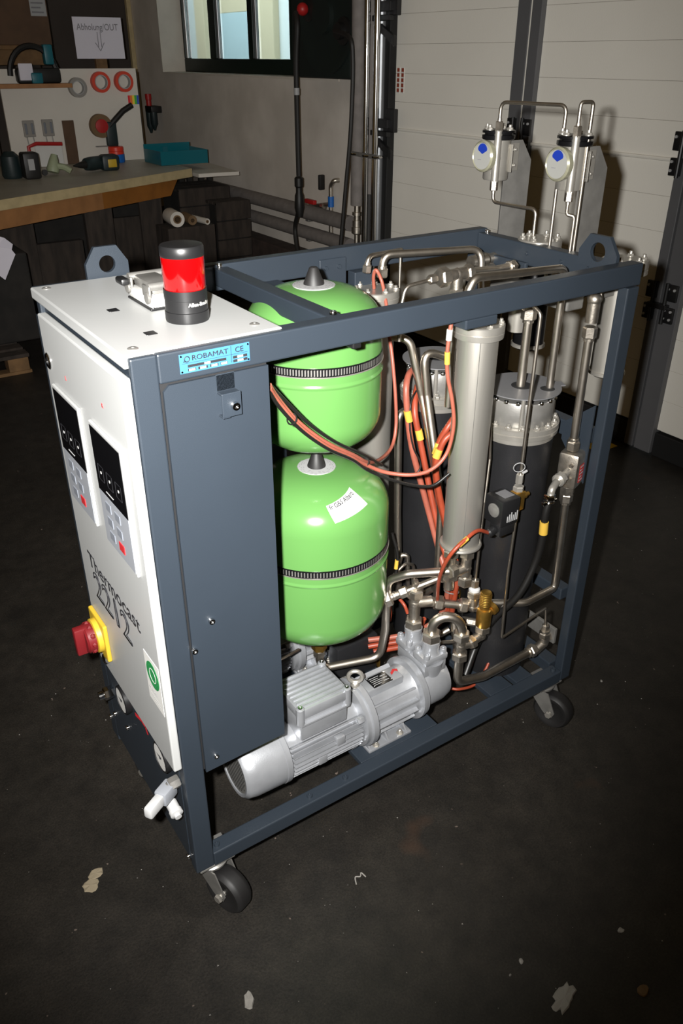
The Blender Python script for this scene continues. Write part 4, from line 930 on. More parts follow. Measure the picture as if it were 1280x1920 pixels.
# lower run of the riser
run('pipe', [(vx, vy, vz0-0.024), (vx+0.010, vy, 0.4559), (vx+0.006, vy-0.002, 0.432), (0.9789, 0.0422, 0.432), (0.8935, 0.0858, 0.44), (0.8286, 0.1013, 0.445)], 0.0100, rad=0.05, ns=(0.0165, 0.024))
bm = nb(); hexn(bm, (vx, vy, vz0-0.026), (vx, vy, vz0), 0.018); part('nut', bm, 'steel_nut', bv, False)
# ---------------- pump delivery group
PZ = 0.258+0.145
d1 = V(0.700, 0.154, PZ)
g1 = body(d1+V(0, 0, 0.075), [(0, 0, 0.035), (0, 0, -0.06), (0.038, -0.018, 0)], 0.0145)
nut(d1+V(0, 0, 0.012), (0, 0, 1), 0.0235, 0.026, g1); nut(d1+V(0, 0, 0.104), (0, 0, 1), 0.022, 0.026, g1)
bm = nb(); lathe(bm, d1+V(0, 0, 0.115), (0, 0, 1), [(0.010, 0), (0.010, 0.018), (0.006, 0.02), (0.006, 0.026), (0, 0.026)], 12); part('vent_screw', bm, 'steel_nut', g1)
h1 = d1+V(0.036, -0.016, 0.072); h2 = V((0.8214, 0.0923, 0.455))
hd_ = (h2-h1).normalized()
hp = run('pipe', [h1, h2], 0.0105)
nut(h1+hd_*0.022, hd_, 0.020, 0.022, hp); nut(h1+hd_*0.004, hd_, 0.014, 0.012, hp); nut(h2-hd_*0.012, hd_, 0.020, 0.022, hp)
t3 = body(h2+hd_*0.014, [hd_*0.028, (0, 0, 0.045)], 0.0135)
rc = h2+hd_*0.014
nut(rc+V(0, 0, 0.040), (0, 0, 1), 0.018, 0.02, t3); bm = nb(); lathe(bm, rc+V(0, 0, 0.05), (0, 0, 1), [(0.014, 0), (0.014, 0.006), (0.010, 0.010)], 16); part('seal', bm, 'ptfe_white', t3)
nut(rc+V(0, 0, 0.072), (0, 0, 1), 0.011, 0.022, t3)
run('tube', [rc+V(0, 0, 0.06), rc+V(0.004, 0.0, 0.30), V(0.8553, 0.10, 0.855), V(0.8338, 0.10, 1.066)], 0.0034)
# brass relief valve on elbow, return bend
bb = V((0.8343, 0.045, 0.4224))
bm = nb(); lathe(bm, bb+V(0, 0, -0.004), (0, 0, 1), [(0.017, 0), (0.019, 0.004), (0.019, 0.040), (0.017, 0.050), (0.0125, 0.052), (0.0125, 0.060), (0.0145, 0.061), (0.0145, 0.098), (0.0135, 0.101), (0.010, 0.102), (0, 0.102)], 28); rv = part('relief_valve', bm, 'brass', label='brass relief valve')
bm = nb(); lathe(bm, bb+V(0.010, 0, 0.030), (1, 0.1, 0.35), [(0.012, 0), (0.012, 0.012), (0.017, 0.014), (0.017, 0.026), (0.011, 0.027), (0.011, 0.018), (0, 0.018)], 20); part('outlet', bm, 'brass', rv)
for k in range(7):
    bm = nb(); torus(bm, bb+V(0, 0, 0.062+k*0.0048), (0, 0, 1), 0.0145, 0.0006, 24, 4); part('thread_ring', bm, 'brass', rv)
e0 = bb+V(0, 0, -0.012); 
rt = V((0.7687, 0.05, 0.3805))
re2 = body(bb+V(-0.004, 0, -0.034), [(0, 0, 0.03), (-0.03, 0.0, -0.006)], 0.0125, name='elbow'); nut(e0, (0, 0, 1), 0.020, 0.022, re2)
ec = bb+V(-0.034, 0, -0.042); nut(ec, (1, 0, 0.15), 0.018, 0.018, re2)
t4 = body(rt, [(0, 0, 0.03), (0, 0, -0.03), ((ec-rt).x, (ec-rt).y, (ec-rt).z)], 0.0135)
nut(rt+V(0, 0, 0.030), (0, 0, 1), 0.022, 0.024, t4); nut(rt+V(0, 0, -0.032), (0, 0, 1), 0.021, 0.024, t4)
d2 = V(0.703, 0.087, PZ)
apx = [d2+V(0, 0, -0.005), d2+V(0, 0, 0.03)]
top0, top1 = d2+V(0, 0, 0.035), rt+V(0, 0, 0.045)
arc = []
ctr = (top0+top1)/2; half = (top1-top0)/2; half.z = 0
for k in range(13):
    a = PI*(1-k/12); arc.append(V(ctr.x, ctr.y, top0.z+(top1.z-top0.z)*k/12)+half*math.cos(a)+V(0, 0, half.length*1.05*math.sin(a)))
bm = nb(); sweep(bm, [d2+V(0, 0, -0.01)]+arc+[rt+V(0, 0, 0.03)], 0.0125, 14); ub = part('return_bend', bm, 'steel_pipe', ang=60)
nut(d2+V(0, 0, 0.012), (0, 0, 1), 0.0245, 0.028, ub)
run('pipe', [rt+V(0, 0, -0.03), V(rt.x, rt.y, 0.2722-0.012), (0.8556, 0.045, 0.2418), (1.052, 0.05, 0.2413)], 0.0120, rad=0.03, ne=(0.018, 0.022))
tj = V((1.089, 0.055, 0.2434))
tb2 = body(tj, [(-0.03, 0, -0.014), (0.03, 0.01, 0.012), (0, 0, 0.045)], 0.013); nut(tj+V(0, 0, 0.028), (0, 0, 1), 0.016, 0.020, tb2); nut(tj+V(0, 0, 0.052), (0, 0, 1), 0.010, 0.022, tb2); nut(tj+V(0.02, 0.01, 0.01), (1, 0.2, 0.2), 0.018, 0.014, tb2); nut(tj+V(0.036, 0.012, 0.014), (1, 0.2, 0.2), 0.014, 0.014, tb2)
run('tube', [tj+V(0, 0, 0.05), V((1.078, 0.055, 0.367)), (0.8919, 0.03, 0.3632), (0.886, 0.03, 0.5645), (0.8904, 0.03, 0.7281)], 0.0036, rad=0.008)
# outside tap on the right post
tp = V((1.206, 0.03, 0.2656))
bm = nb(); cyl(bm, (ML-0.005, 0.03, tp.z), (ML+0.022, 0.03, tp.z), 0.008, seg=12); hexn(bm, (ML+0.006, 0.03, tp.z), (ML+0.018, 0.03, tp.z), 0.014); ball(bm, (ML+0.022, 0.028, tp.z-0.01), 0.010, 2); part('tap', bm, 'chrome')
# solenoid valve
sx_, sz_ = 0.8947, 0.7651
vyy = 0.04
bm = nb(); bx(bm, sx_-0.016, sx_+0.016, vyy-0.012, vyy+0.012, sz_-0.028, sz_+0.020, 0.003); so_ = part('solenoid_valve', bm, 'brass', label='brass solenoid valve with black coil')
bm = nb(); lathe(bm, (sx_+0.014, vyy, sz_+0.004), (1, -0.1, 0.05), [(0.009, 0), (0.009, 0.012), (0.005, 0.013), (0.005, 0.022), (0, 0.022)], 14); part('valve_stem', bm, 'brass', so_)
for (ha, hb_, hr_) in ((0.020, 0.034, 0.013), (0.040, 0.064, 0.009), (-0.036, -0.028, 0.010), (-0.056, -0.036, 0.0085)):
    bm = nb(); hexn(bm, (sx_+0.002, vyy, sz_+ha), (sx_+0.002, vyy, sz_+hb_), hr_); part('nut', bm, 'steel_machined', so_, False)
run('tube', [(sx_+0.004, vyy, sz_+0.05), (0.8996, vyy, 1.20), (0.8996, vyy+0.05, 1.225)], TR, rad=0.015)
cz0, cz1 = sz_-0.043, sz_+0.024
bm = nb(); bx(bm, sx_-0.074, sx_-0.017, vyy-0.030, vyy+0.028, cz0, cz1, 0.004); part('coil', bm, 'black_plastic', so_)
bm = nb(); bx(bm, sx_-0.068, sx_-0.020, vyy-0.024, vyy+0.012, cz0-0.030, cz0+0.002, 0.004); part('coil_plug', bm, 'black_plastic', so_)
bm = nb(); bx(bm, sx_-0.055, sx_-0.025, vyy-0.016, vyy+0.016, cz1-0.001, cz1+0.001); part('coil_label', bm, 'grey_lid', so_, False)
bm = nb(); lathe(bm, (sx_-0.074, vyy-0.004, sz_-0.006), (-1, 0, 0), [(0.017, 0), (0.017, 0.002), (0.014, 0.003), (0, 0.003)], 20); bx(bm, sx_-0.0785, sx_-0.076, vyy-0.014, vyy+0.006, sz_-0.014, sz_+0.002, 0.001); part('coil_clip', bm, 'zinc_plate', so_)
bm = nb()
for k in range(6): bx(bm, sx_-0.056+k*0.006, sx_-0.0535+k*0.006, vyy-0.0306, vyy-0.030, cz0+0.010, cz0+0.026+0.004*(k % 3))
part('coil_print', bm, 'label_grey', so_, False)
gp = V(sx_-0.070, vyy-0.006, cz0-0.014)
bm = nb(); lathe(bm, gp, (-1, 0, -0.3), [(0.011, 0), (0.012, 0.004), (0.012, 0.016), (0.009, 0.02)], 14); part('cable_gland', bm, 'black_plastic', so_)
bm = nb(); torus(bm, (sx_-0.008, vyy-0.004, sz_+0.085), (0.5, 0.8, 0.2), 0.013, 0.0009, 20, 5); cyl(bm, (sx_+0.002, vyy-0.008, sz_+0.07), (sx_+0.014, vyy-0.008, sz_+0.072), 0.003, seg=8); part('lead_seal', bm, 'label_grey', so_)
# ---------------- near column lower ports
b1 = V((0.7969, 0.085, 0.6283)); b0 = V((0.7684, 0.11, 0.6252))
tA = body(b1+V(0, 0, -0.045), [(0, 0, 0.06), (0, 0, -0.05), (-0.03, 0.004, -0.004)], 0.0125)
nut(b1+V(0, 0, -0.002), (0, 0, 1), 0.0185, 0.024, tA); nut(b1+V(0, 0, -0.082), (0, 0, 1), 0.0185, 0.026, tA); nut(b1+V(-0.038, 0.005, -0.045), (1, 0, 0), 0.0165, 0.022, tA)
run('pipe', [b1+V(-0.03, 0.004, -0.045), (0.6706, 0.15, 0.5759), (0.6405, 0.19, 0.546), V((0.6454, 0.2, 0.3869)), (0.6349, 0.205, 0.2975), (0.4948, 0.25, 0.2958), V(TCX, TCY, 0.318), V(TCX, TCY, 0.35)], 0.0105, rad=0.035, label='long steel pipe from tank to column')
tB = body(b0+V(0, 0, -0.055), [(0, 0, 0.07), (0.0, 0.0, -0.05)], 0.013)
nut(b0+V(0, 0, -0.002), (0, 0, 1), 0.020, 0.02, tB); nut(b0+V(0, 0, -0.06), (0, 0, 1), 0.023, 0.032, tB)
q0, q1 = V((0.7741, 0.11, 0.5614)), V((0.6681, 0.17, 0.5087))
qd = (q1-q0).normalized()
lp = run('pipe', [q0, q1], 0.0085); nut(q0+qd*0.022, qd, 0.014, 0.02, lp); nut(q1-qd*0.006, qd, 0.0145, 0.022, lp)
eb = body(q1+qd*0.018, [-qd*0.02, qd*0.024], 0.0105, name='elbow'); eq = q1+qd*0.036; nut(eq, qd, 0.021, 0.020, eb)
body(q0-qd*0.006, [qd*0.02, (0, 0, 0.03)], 0.011, name='elbow')
# brass tank connection under the lower tank
bm = nb(); hexn(bm, (TCX, TCY, 0.355), (TCX, TCY, 0.402), 0.020); tc_ = part('tank_socket', bm, 'brass'); nut((TCX, TCY, 0.345), (0, 0, 1), 0.016, 0.022, tc_)
bm = nb(); cyl(bm, (0.4463, 0.3, 0.343), (0.3618, 0.26, 0.3716), 0.004, seg=8); part('tube', bm, 'steel_pipe')
# ---------------- middle pipes behind the tanks
run('pipe', [(0.8178, 0.34, 0.9005), (0.7632, 0.33, 0.9136), (0.7726, 0.33, 0.6311), (0.7876, 0.33, 0.3807)], 0.0095, rad=0.03)
run('pipe', [(0.7298, 0.33, 1.106), (0.7638, 0.3, 1.102), (0.7907, 0.28, 0.9678), (0.8054, 0.23, 0.7874), (0.818, 0.2, 0.6162), (0.8204, 0.18, 0.5541)], 0.0095, rad=0.035)
run('pipe', [(0.8588, 0.26, 1.047), (0.7799, 0.27, 1.083), (0.7902, 0.26, 0.9744), (0.793, 0.21, 0.7991), (0.7968, 0.19, 0.6894), (0.8121, 0.2, 0.4211)], 0.0095, rad=0.03)
run('pipe', [(0.7693, 0.31, 0.486), (0.7754, 0.31, 0.5091), (0.7893, 0.3, 0.5062), (0.7973, 0.3, 0.389)], 0.0065, rad=0.014)
run('tube', [(0.7213, 0.27, 0.4868), (0.7553, 0.27, 0.5077), (0.786, 0.27, 0.4966), (0.7935, 0.27, 0.4307)], 0.0042, rad=0.02, ne=(0.009, 0.02))
run('pipe', [(0.8744, 0.2, 0.3433), (0.8644, 0.14, 0.1842)], 0.0105)
run('pipe', [(0.8071, 0.24, 0.4133), (0.8165, 0.22, 0.4369)], 0.009); run('pipe', [(0.8337, 0.2, 0.288), (0.8581, 0.19, 0.3021)], 0.009)
run('pipe', [(0.8625, 0.19, 0.421), (0.884, 0.18, 0.3801)], 0.006); bm = nb(); ball(bm, (0.88, 0.19, 0.4142), 0.008, 1); hexn(bm, (0.8813, 0.19, 0.3997), (0.8789, 0.19, 0.425), 0.006); part('drain_cock', bm, 'brass')
nut((0.8819, 0.14, 0.3509), (0.4, 0.3, 0.8), 0.024, 0.02, None)
run('tube', [(0.7953, 0.16, 0.3039), (0.8397, 0.15, 0.2945), (0.8889, 0.14, 0.2849)], 0.005)

# ---------------- heating cables and wires
HR = 0.0075
hA = cable('heating_hose', [(0.8081, 0.33, 1.016), (0.7734, 0.31, 1.012), (0.7513, 0.29, 0.9862), (0.7516, 0.28, 0.9225), (0.7612, 0.27, 0.8405), (0.7812, 0.25, 0.7417), (0.7982, 0.23, 0.6547), (0.8075, 0.2, 0.5722), (0.8077, 0.16, 0.5048), (0.8181, 0.17, 0.4195), (0.8126, 0.2, 0.3421), (0.7545, 0.25, 0.2897), (0.6653, 0.3, 0.2776)], 0.0078, 'cable_salmon')
sleeve((0.7493, 0.28, 0.9366), (0.7548, 0.277, 0.9091), 0.0090, hA)
hB = cable('heating_hose', [(0.8108, 0.32, 0.9751), (0.788, 0.3, 0.9551), (0.7744, 0.28, 0.9172), (0.7829, 0.265, 0.8511), (0.7921, 0.245, 0.7703), (0.7977, 0.22, 0.6902), (0.8031, 0.19, 0.6105), (0.8053, 0.15, 0.5356), (0.8188, 0.16, 0.4591), (0.8246, 0.18, 0.3761), (0.775, 0.24, 0.2781), (0.6658, 0.3, 0.2552)], 0.0078, 'cable_orange')
sleeve((0.7783, 0.27, 0.884), (0.7823, 0.265, 0.8597), 0.0090, hB)
hC = cable('heating_hose', [(0.7975, 0.17, 0.9436), (0.7801, 0.17, 0.924), (0.7691, 0.18, 0.8896), (0.76, 0.18, 0.8414), (0.7684, 0.175, 0.7637), (0.7909, 0.16, 0.6603), (0.7978, 0.13, 0.5653), (0.8112, 0.14, 0.4737), (0.8268, 0.17, 0.3814), (0.7769, 0.23, 0.2692), (0.6696, 0.28, 0.2485)], 0.0078, 'cable_orange')
sleeve((0.7679, 0.18, 0.8845), (0.7586, 0.18, 0.8597), 0.0092, hC)
hD = cable('heating_hose', [(0.7793, 0.15, 0.9196), (0.7626, 0.155, 0.906), (0.7533, 0.16, 0.8784), (0.7501, 0.165, 0.8295), (0.7675, 0.16, 0.7418), (0.7897, 0.145, 0.6455), (0.7998, 0.12, 0.5621), (0.8109, 0.13, 0.4797), (0.8221, 0.15, 0.3871)], 0.0078, 'cable_orange')
sleeve((0.7514, 0.16, 0.8829), (0.746, 0.163, 0.8616), 0.0094, hD)
bm = nb(); torus(bm, (0.8119, 0.145, 0.4739), (0.2, 0.1, 1), 0.0185, 0.0018, 24, 6); part('cable_tie', bm, 'tie_grey')
# sensor cable bundle from the cabinet, splitting to both columns
c1 = cable('sensor_cable', [(0.249, 0.03, 1.182), (0.2766, 0.05, 1.144), (0.3222, 0.06, 1.086), (0.3857, 0.07, 1.027), (0.4614, 0.09, 0.9732), (0.5229, 0.12, 0.9268), (0.6161, 0.2, 0.8786), (0.6838, 0.25, 0.8709), (0.7098, 0.27, 0.9087), (0.7125, 0.28, 0.9845), (0.715, 0.3, 1.068), (0.7207, 0.32, 1.109), (0.7391, 0.36, 1.17), (0.7477, 0.39, 1.214), (0.7376, 0.4, 1.241), (0.7377, 0.41, 1.225), (0.7472, 0.42, 1.195)], 0.0042, 'cable_salmon')
c2 = cable('sensor_cable', [(0.2477, 0.028, 1.177), (0.2772, 0.048, 1.137), (0.323, 0.058, 1.078), (0.3861, 0.067, 1.02), (0.4515, 0.085, 0.9743), (0.5045, 0.1, 0.9337), (0.5498, 0.09, 0.9082), (0.5971, 0.06, 0.9026), (0.6373, 0.045, 0.9127), (0.6683, 0.04, 0.9436), (0.6762, 0.035, 1.002), (0.6684, 0.035, 1.056), (0.655, 0.04, 1.114), (0.6498, 0.04, 1.158), (0.652, 0.04, 1.195), (0.6558, 0.04, 1.228)], 0.0042, 'cable_salmon')
sleeve((0.65, 0.04, 1.164), (0.6515, 0.04, 1.139), 0.0056, c2); sleeve((0.6522, 0.04, 1.208), (0.6514, 0.04, 1.187), 0.0058, c2, 'paper_white')
cable('wire', [(0.2468, 0.027, 1.171), (0.2763, 0.045, 1.129), (0.3255, 0.055, 1.07), (0.3865, 0.062, 1.015), (0.4546, 0.08, 0.9672), (0.5088, 0.1, 0.9203), (0.5646, 0.09, 0.8865), (0.6226, 0.08, 0.8601), (0.6622, 0.07, 0.8543), (0.6969, 0.06, 0.8773)], 0.0034, 'cable_black')
cable('wire', [(0.2629, 0.05, 1.171), (0.3045, 0.075, 1.126), (0.36, 0.085, 1.064), (0.4265, 0.095, 1.006), (0.5089, 0.12, 0.9489), (0.588, 0.16, 0.8866)], 0.0036, 'cable_black')
cable('wire', [(0.803, 0.31, 0.9717), (0.7595, 0.28, 0.9545), (0.7515, 0.27, 0.8987), (0.758, 0.26, 0.8452), (0.7738, 0.25, 0.8052), (0.7654, 0.25, 0.7814), (0.7373, 0.26, 0.7749)], 0.0022, 'cable_black')
for p, r_ in (((0.305, 0.055, 1.098), 0.010), ((0.5039, 0.105, 0.9392), 0.009)):
    bm = nb(); torus(bm, p, (0.8, 0.3, -0.5), r_, 0.0016, 20, 6); part('cable_tie', bm, 'cable_black')
c3 = cable('solenoid_cable', [gp+V(-0.016, 0, -0.004), (0.7588, 0.02, 0.7328), (0.7186, 0.015, 0.7249), (0.6849, 0.02, 0.6975), (0.6873, 0.05, 0.6344), (0.7156, 0.09, 0.5558), (0.7636, 0.14, 0.4511)], 0.0046, 'cable_orange')
sleeve((0.7252, 0.0155, 0.7266), (0.7022, 0.0165, 0.7144), 0.0058, c3)
c4 = cable('floor_cable', [(0.8064, 0.12, 0.1699), (0.831, 0.1, 0.1688), (0.8861, 0.1, 0.1588), (0.9212, 0.1, 0.1952), (0.9463, 0.11, 0.2275), (0.953, 0.12, 0.2644)], 0.0040, 'cable_orange')
sleeve((0.9455, 0.11, 0.2335), (0.951, 0.117, 0.258), 0.0052, c4)
cable('wire', [(0.7029, 0.26, 0.6244), (0.7149, 0.25, 0.5622), (0.7122, 0.25, 0.5063), (0.6939, 0.24, 0.4776)], 0.0045, 'cable_black')
sleeve((0.7139, 0.25, 0.5465), (0.7116, 0.25, 0.5213), 0.0052, None)
cable('sensor_cable', [(0.7023, 0.22, 0.4493), (0.7047, 0.2, 0.4385), (0.7084, 0.19, 0.4178)], 0.0045, 'cable_orange')
cable('sensor_cable', [(0.6911, 0.24, 0.418), (0.6938, 0.24, 0.3929), (0.6913, 0.24, 0.3678)], 0.0026, 'cable_orange')
cable('sensor_cable', [(0.7743, 0.2, 0.367), (0.7751, 0.21, 0.3392), (0.7664, 0.22, 0.3132)], 0.006, 'cable_orange')
for o_ in (BOLT, HEXB, PBOLT): bpy.data.objects.remove(o_)

mach.location.z += 0.018     # the frame rides on its casters

# ------------------------------------------------------------------ workbench corner
mat('bench_top', (172, 167, 154), 0.45, 0, 0.06, 6)
mat('bench_edge', (182, 164, 124), 0.6, 0, 0.10, 14)
mat('beam_orange', (152, 106, 64), 0.6, 0, 0.12, 10)
mat('beam_amber', (140, 88, 32), 0.55, 0, 0.12, 10)
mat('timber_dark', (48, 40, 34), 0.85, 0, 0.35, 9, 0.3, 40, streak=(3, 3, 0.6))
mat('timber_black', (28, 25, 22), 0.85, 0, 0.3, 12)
mat('timber_pale', (112, 84, 52), 0.8, 0, 0.2, 14)
mat('board_white', (210, 204, 194), 0.6, 0, 0.03, 3)
mat('paper_lilac', (216, 212, 222), 0.8)
mat('cardboard', (84, 62, 44), 0.8, 0, 0.12, 9)
mat('cardboard_dark', (96, 70, 50), 0.85, 0, 0.15, 9)
mat('tape_red', (206, 66, 42), 0.5)
mat('tape_grey', (140, 136, 130), 0.5)
mat('tool_teal', (16, 96, 108), 0.45)
mat('tool_dark', (26, 40, 42), 0.5)
mat('tool_black', (24, 23, 22), 0.5)
mat('tool_red', (168, 30, 30), 0.45)
mat('pale_green', (150, 158, 128), 0.5)
mat('tub_blue', (28, 98, 178), 0.4)
mat('tub_red', (214, 56, 36), 0.4)
mat('tray_teal', (22, 120, 134), 0.25, 0, trans=0.35)
mat('film_white', (210, 204, 194), 0.35)
mat('core_brown', (112, 88, 60), 0.8)
mat('reel_green', (7, 20, 15), 0.75, 0, 0.1, 10)
mat('hose_black', (30, 28, 26), 0.6)
mat('debris_white', (150, 146, 140), 0.85)
mat('debris_cream', (140, 128, 106), 0.9)
for k_, c_ in (('r', (220, 40, 50)), ('o', (240, 120, 40)), ('y', (240, 220, 60)), ('g', (70, 180, 70)), ('b', (50, 90, 190))): mat('stripe_'+k_, c_, 0.5)

def quadprism(bm, pts, z0, z1):
    A = [bm.verts.new((p[0], p[1], z0)) for p in pts]; B_ = [bm.verts.new((p[0], p[1], z1)) for p in pts]
    bm.faces.new(A[::-1]); bm.faces.new(B_)
    for i in range(len(A)): j = (i+1) % len(A); bm.faces.new((A[i], A[j], B_[j], B_[i]))
FL, FRc, BR, BL = V((0.571, 4.118, 0.938)), V((2.361, 5.016, 0.938)), V((2.329, 5.863, 0.938)), V((0.9967, 6.142, 0.938))
BLx = V(FL.x+0.1, 5.95, 0.938)
be = (FRc-FL).normalized(); bnv = V(-be.y, be.x, 0)
bench = thing('workbench', 'long workbench with pale worktop and orange beam under its front edge', 'workbench', (1.5, 5.2, 0))
bm = nb(); quadprism(bm, [FL, FRc, BR+V(0.02, 0.06, 0), BLx], 0.893, 0.938); obj('worktop', bm, 'bench_top', bench, False)
bm = nb(); quadprism(bm, [FL-bnv*0.004, FRc-bnv*0.004+be*0.004, FRc+be*0.004, FL], 0.88, 0.939); obj('front_edging', bm, 'bench_edge', bench, False)
bm = nb(); e0_ = FRc+be*0.004; quadprism(bm, [FRc, e0_, BR+V(0.024, 0.06, 0), BR+V(0.02, 0.06, 0)], 0.88, 0.939); obj('end_edging', bm, 'bench_edge', bench, False)
s_mid = FL+be*((FRc-FL).length*0.55)
for (a, b, m_) in ((FL, s_mid, 'beam_orange'), (s_mid, FRc-be*0.10, 'beam_amber')):
    bm = nb(); prism(bm, [(0, 0), ((b-a).length-(0.10 if m_ == 'beam_amber' else 0), 0), ((b-a).length, 0.115), (0, 0.115)], V(a.x, a.y, 0.765)+bnv*0.09, be, (0, 0, 1), 0.04); obj('beam', bm, m_, bench, False)
# dark timber undercarriage of the bench, board by board
def uboard(pxs, y, th, m='timber_dark', name='board'):
    (x0, z0), (x1, z1) = pxs; bm = nb(); bx(bm, x0, x1, y, y+th, z0, z1, 0.006); return obj(name, bm, m, bench, False)
uboard(((0.35, 0.0), (1.068, 0.80)), 4.75, 0.06)
uboard(((1.068, 0.0), (1.386, 0.5608)), 4.76, 0.06)
uboard(((1.416+0.005, 0.0), (1.619, 0.80)), 4.75, 0.06)
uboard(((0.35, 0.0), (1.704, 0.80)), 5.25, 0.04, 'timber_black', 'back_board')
uboard(((1.7, 0.0), (2.062, 0.6393)), 5.0, 0.05)
uboard(((1.896, 0.0), (2.071, 0.813)), 4.95, 0.035)
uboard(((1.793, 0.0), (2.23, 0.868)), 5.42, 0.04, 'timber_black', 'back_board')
# timber crates beside the bench
def crate(x0, x1, y0, y1, z1, label, nb_=5):
    t = thing('timber_crate', label, 'crate', ((x0+x1)/2, (y0+y1)/2, 0))
    bm = nb(); bx(bm, x0+0.02, x1-0.02, y0+0.02, y1-0.02, 0.0, z1-0.02); obj('body', bm, 'timber_black', t, False)
    h = z1/nb_
    for k in range(nb_):
        bm = nb(); bx(bm, x0, x1, y0, y0+0.022, k*h+0.004, (k+1)*h-0.004, 0.003); obj('plank', bm, 'timber_dark', t, False)
    for k in range(3):
        w = (y1-y0)/3; bm = nb(); bx(bm, x0, x1, y0+k*w+0.003, y0+(k+1)*w-0.003, z1-0.022, z1, 0.003); obj('plank', bm, 'timber_dark', t, False)
    return t
crate(2.263, 2.695, 5.06, 5.45, 0.7905, 'tall dark timber crate standing behind the film rolls', 6)
crate(2.473, 2.766, 4.86, 5.05, 0.7027, 'narrow dark timber crate at the far right end of the bench', 5)
bm = nb(); bx(bm, 1.959, 2.329, 4.60, 4.84, 0, 0.5987, 0.006); cr = thing('timber_block', 'low dark timber block carrying the film rolls', 'timber', (2.2, 4.8, 0)); obj('block', bm, 'timber_dark', cr, False)
zroll = 0.5987
def filmroll(p, d, r, l, label, m='film_white', core=0.55):
    t = thing('film_roll', label, 'roll', p, 'rolls on the timber block'); p = V(p); d = V(d).normalized()
    bm = nb(); lathe(bm, p, d, [(r*core, 0.004), (r*0.978, 0), (r, 0.006), (r, l-0.006), (r*0.978, l), (r*core, l)], 28, False); obj('wrap', bm, m, t)
    bm = nb(); lathe(bm, p-d*0.002, d, [(r*core*0.72, 0), (r*core, 0), (r*core, l+0.004), (r*core*0.72, l+0.004), (r*core*0.72, 0)], 20, False); obj('core', bm, 'core_brown', t)
filmroll(V(2.046, 4.62, zroll+0.055), (0.12, 1, 0), 0.054, 0.20, 'fat white stretch film roll lying on the timber block')
filmroll(V(2.151+0.02, 4.64, zroll+0.035), (0.12, 1, 0), 0.034, 0.20, 'brown film roll lying beside the fat white roll', 'core_brown', 0.6)
filmroll(V(2.261+0.01, 4.60, zroll+0.023), (-0.12, 1, 0), 0.022, 0.22, 'thin white roll lying askew beside the brown roll', 'film_white', 0.5)
# small white table beside the bench with a teal tray
sm = thing('side_table', 'small white topped table at the right end of the workbench', 'table', (2.6, 5.3, 0))
a_, b_, c_ = V((2.3, 4.968, 0.898)), V((2.749, 4.984, 0.898)), V((2.894, 5.818, 0.898))
bm = nb(); quadprism(bm, [a_+V(0.12, 0.05, 0), b_, V(b_.x+0.06, 5.7, 0), V(a_.x+0.14, 5.7, 0)], 0.87, 0.896); obj('table_top', bm, 'board_white', sm, False)
for (x, y) in ((a_.x+0.25, 5.66), (b_.x-0.02, 5.66), (b_.x-0.02, 5.49), (a_.x+0.25, 5.49)):
    bm = nb(); bx(bm, x-0.02, x+0.02, y-0.02, y+0.02, 0, 0.87, 0.003); obj('leg', bm, 'timber_black', sm, False)
bm = nb(); z0_ = 0.897
tx0, tx1, ty0, ty1 = 2.235, 2.631, 5.28, 5.62
def traywall(bm, x0, x1, y0, y1, z0, zf, zb, t=0.006):
    quadprism(bm, [(x0, y0), (x1, y0), (x1, y1), (x0, y1)], z0, z0+t)
    quadprism(bm, [(x0, y0), (x1, y0), (x1, y0+t), (x0, y0+t)], z0+t, zf); quadprism(bm, [(x0, y1-t), (x1, y1-t), (x1, y1), (x0, y1)], z0+t, zb)
    quadprism(bm, [(x0, y0+t), (x0+t, y0+t), (x0+t, y1-t), (x0, y1-t)], z0+t, zf); quadprism(bm, [(x1-t, y0+t), (x1, y0+t), (x1, y1-t), (x1-t, y1-t)], z0+t, zf)
tray = thing('letter_tray', 'translucent teal letter tray at the end of the bench', 'tray', ((tx0+tx1)/2, 5.45, z0_))
traywall(bm, tx0, tx1, ty0, ty1, 0.94, 1.038, 1.068); obj('tray', bm, 'tray_teal', tray, False)
bm = nb(); bx(bm, tx0+0.03, tx1-0.05, ty0+0.03, ty1-0.03, 0.948, 0.973, 0.002); obj('paper_stack', bm, 'paper_white', tray, False)
bm = nb(); bx(bm, tx0+0.16, tx0+0.20, ty1-0.012, ty1-0.008, 1.003, 1.043); obj('tray_label', bm, 'tool_teal', tray, False)
# upright white board at the back of the bench
BY = 5.8
bx0, bx1, bz0, bz1 = 1.225, 2.311, 0.939, 1.596
bx0 = 1.261
bm = nb(); bx(bm, bx0, bx1, BY, BY+0.022, bz0, bz1, 0.002); pb = tag(obj('pin_board', bm, 'board_white', smooth=False), 'white upright tool board at the back of the workbench', 'board')
bm = nb(); bx(bm, bx0+0.02, bx1+0.02, BY+0.03, BY+0.06, bz0, bz1-0.02, 0.003); obj('backing', bm, 'timber_dark', pb, False)
def B_(px): return V(px[0], BY-0.001, px[2])
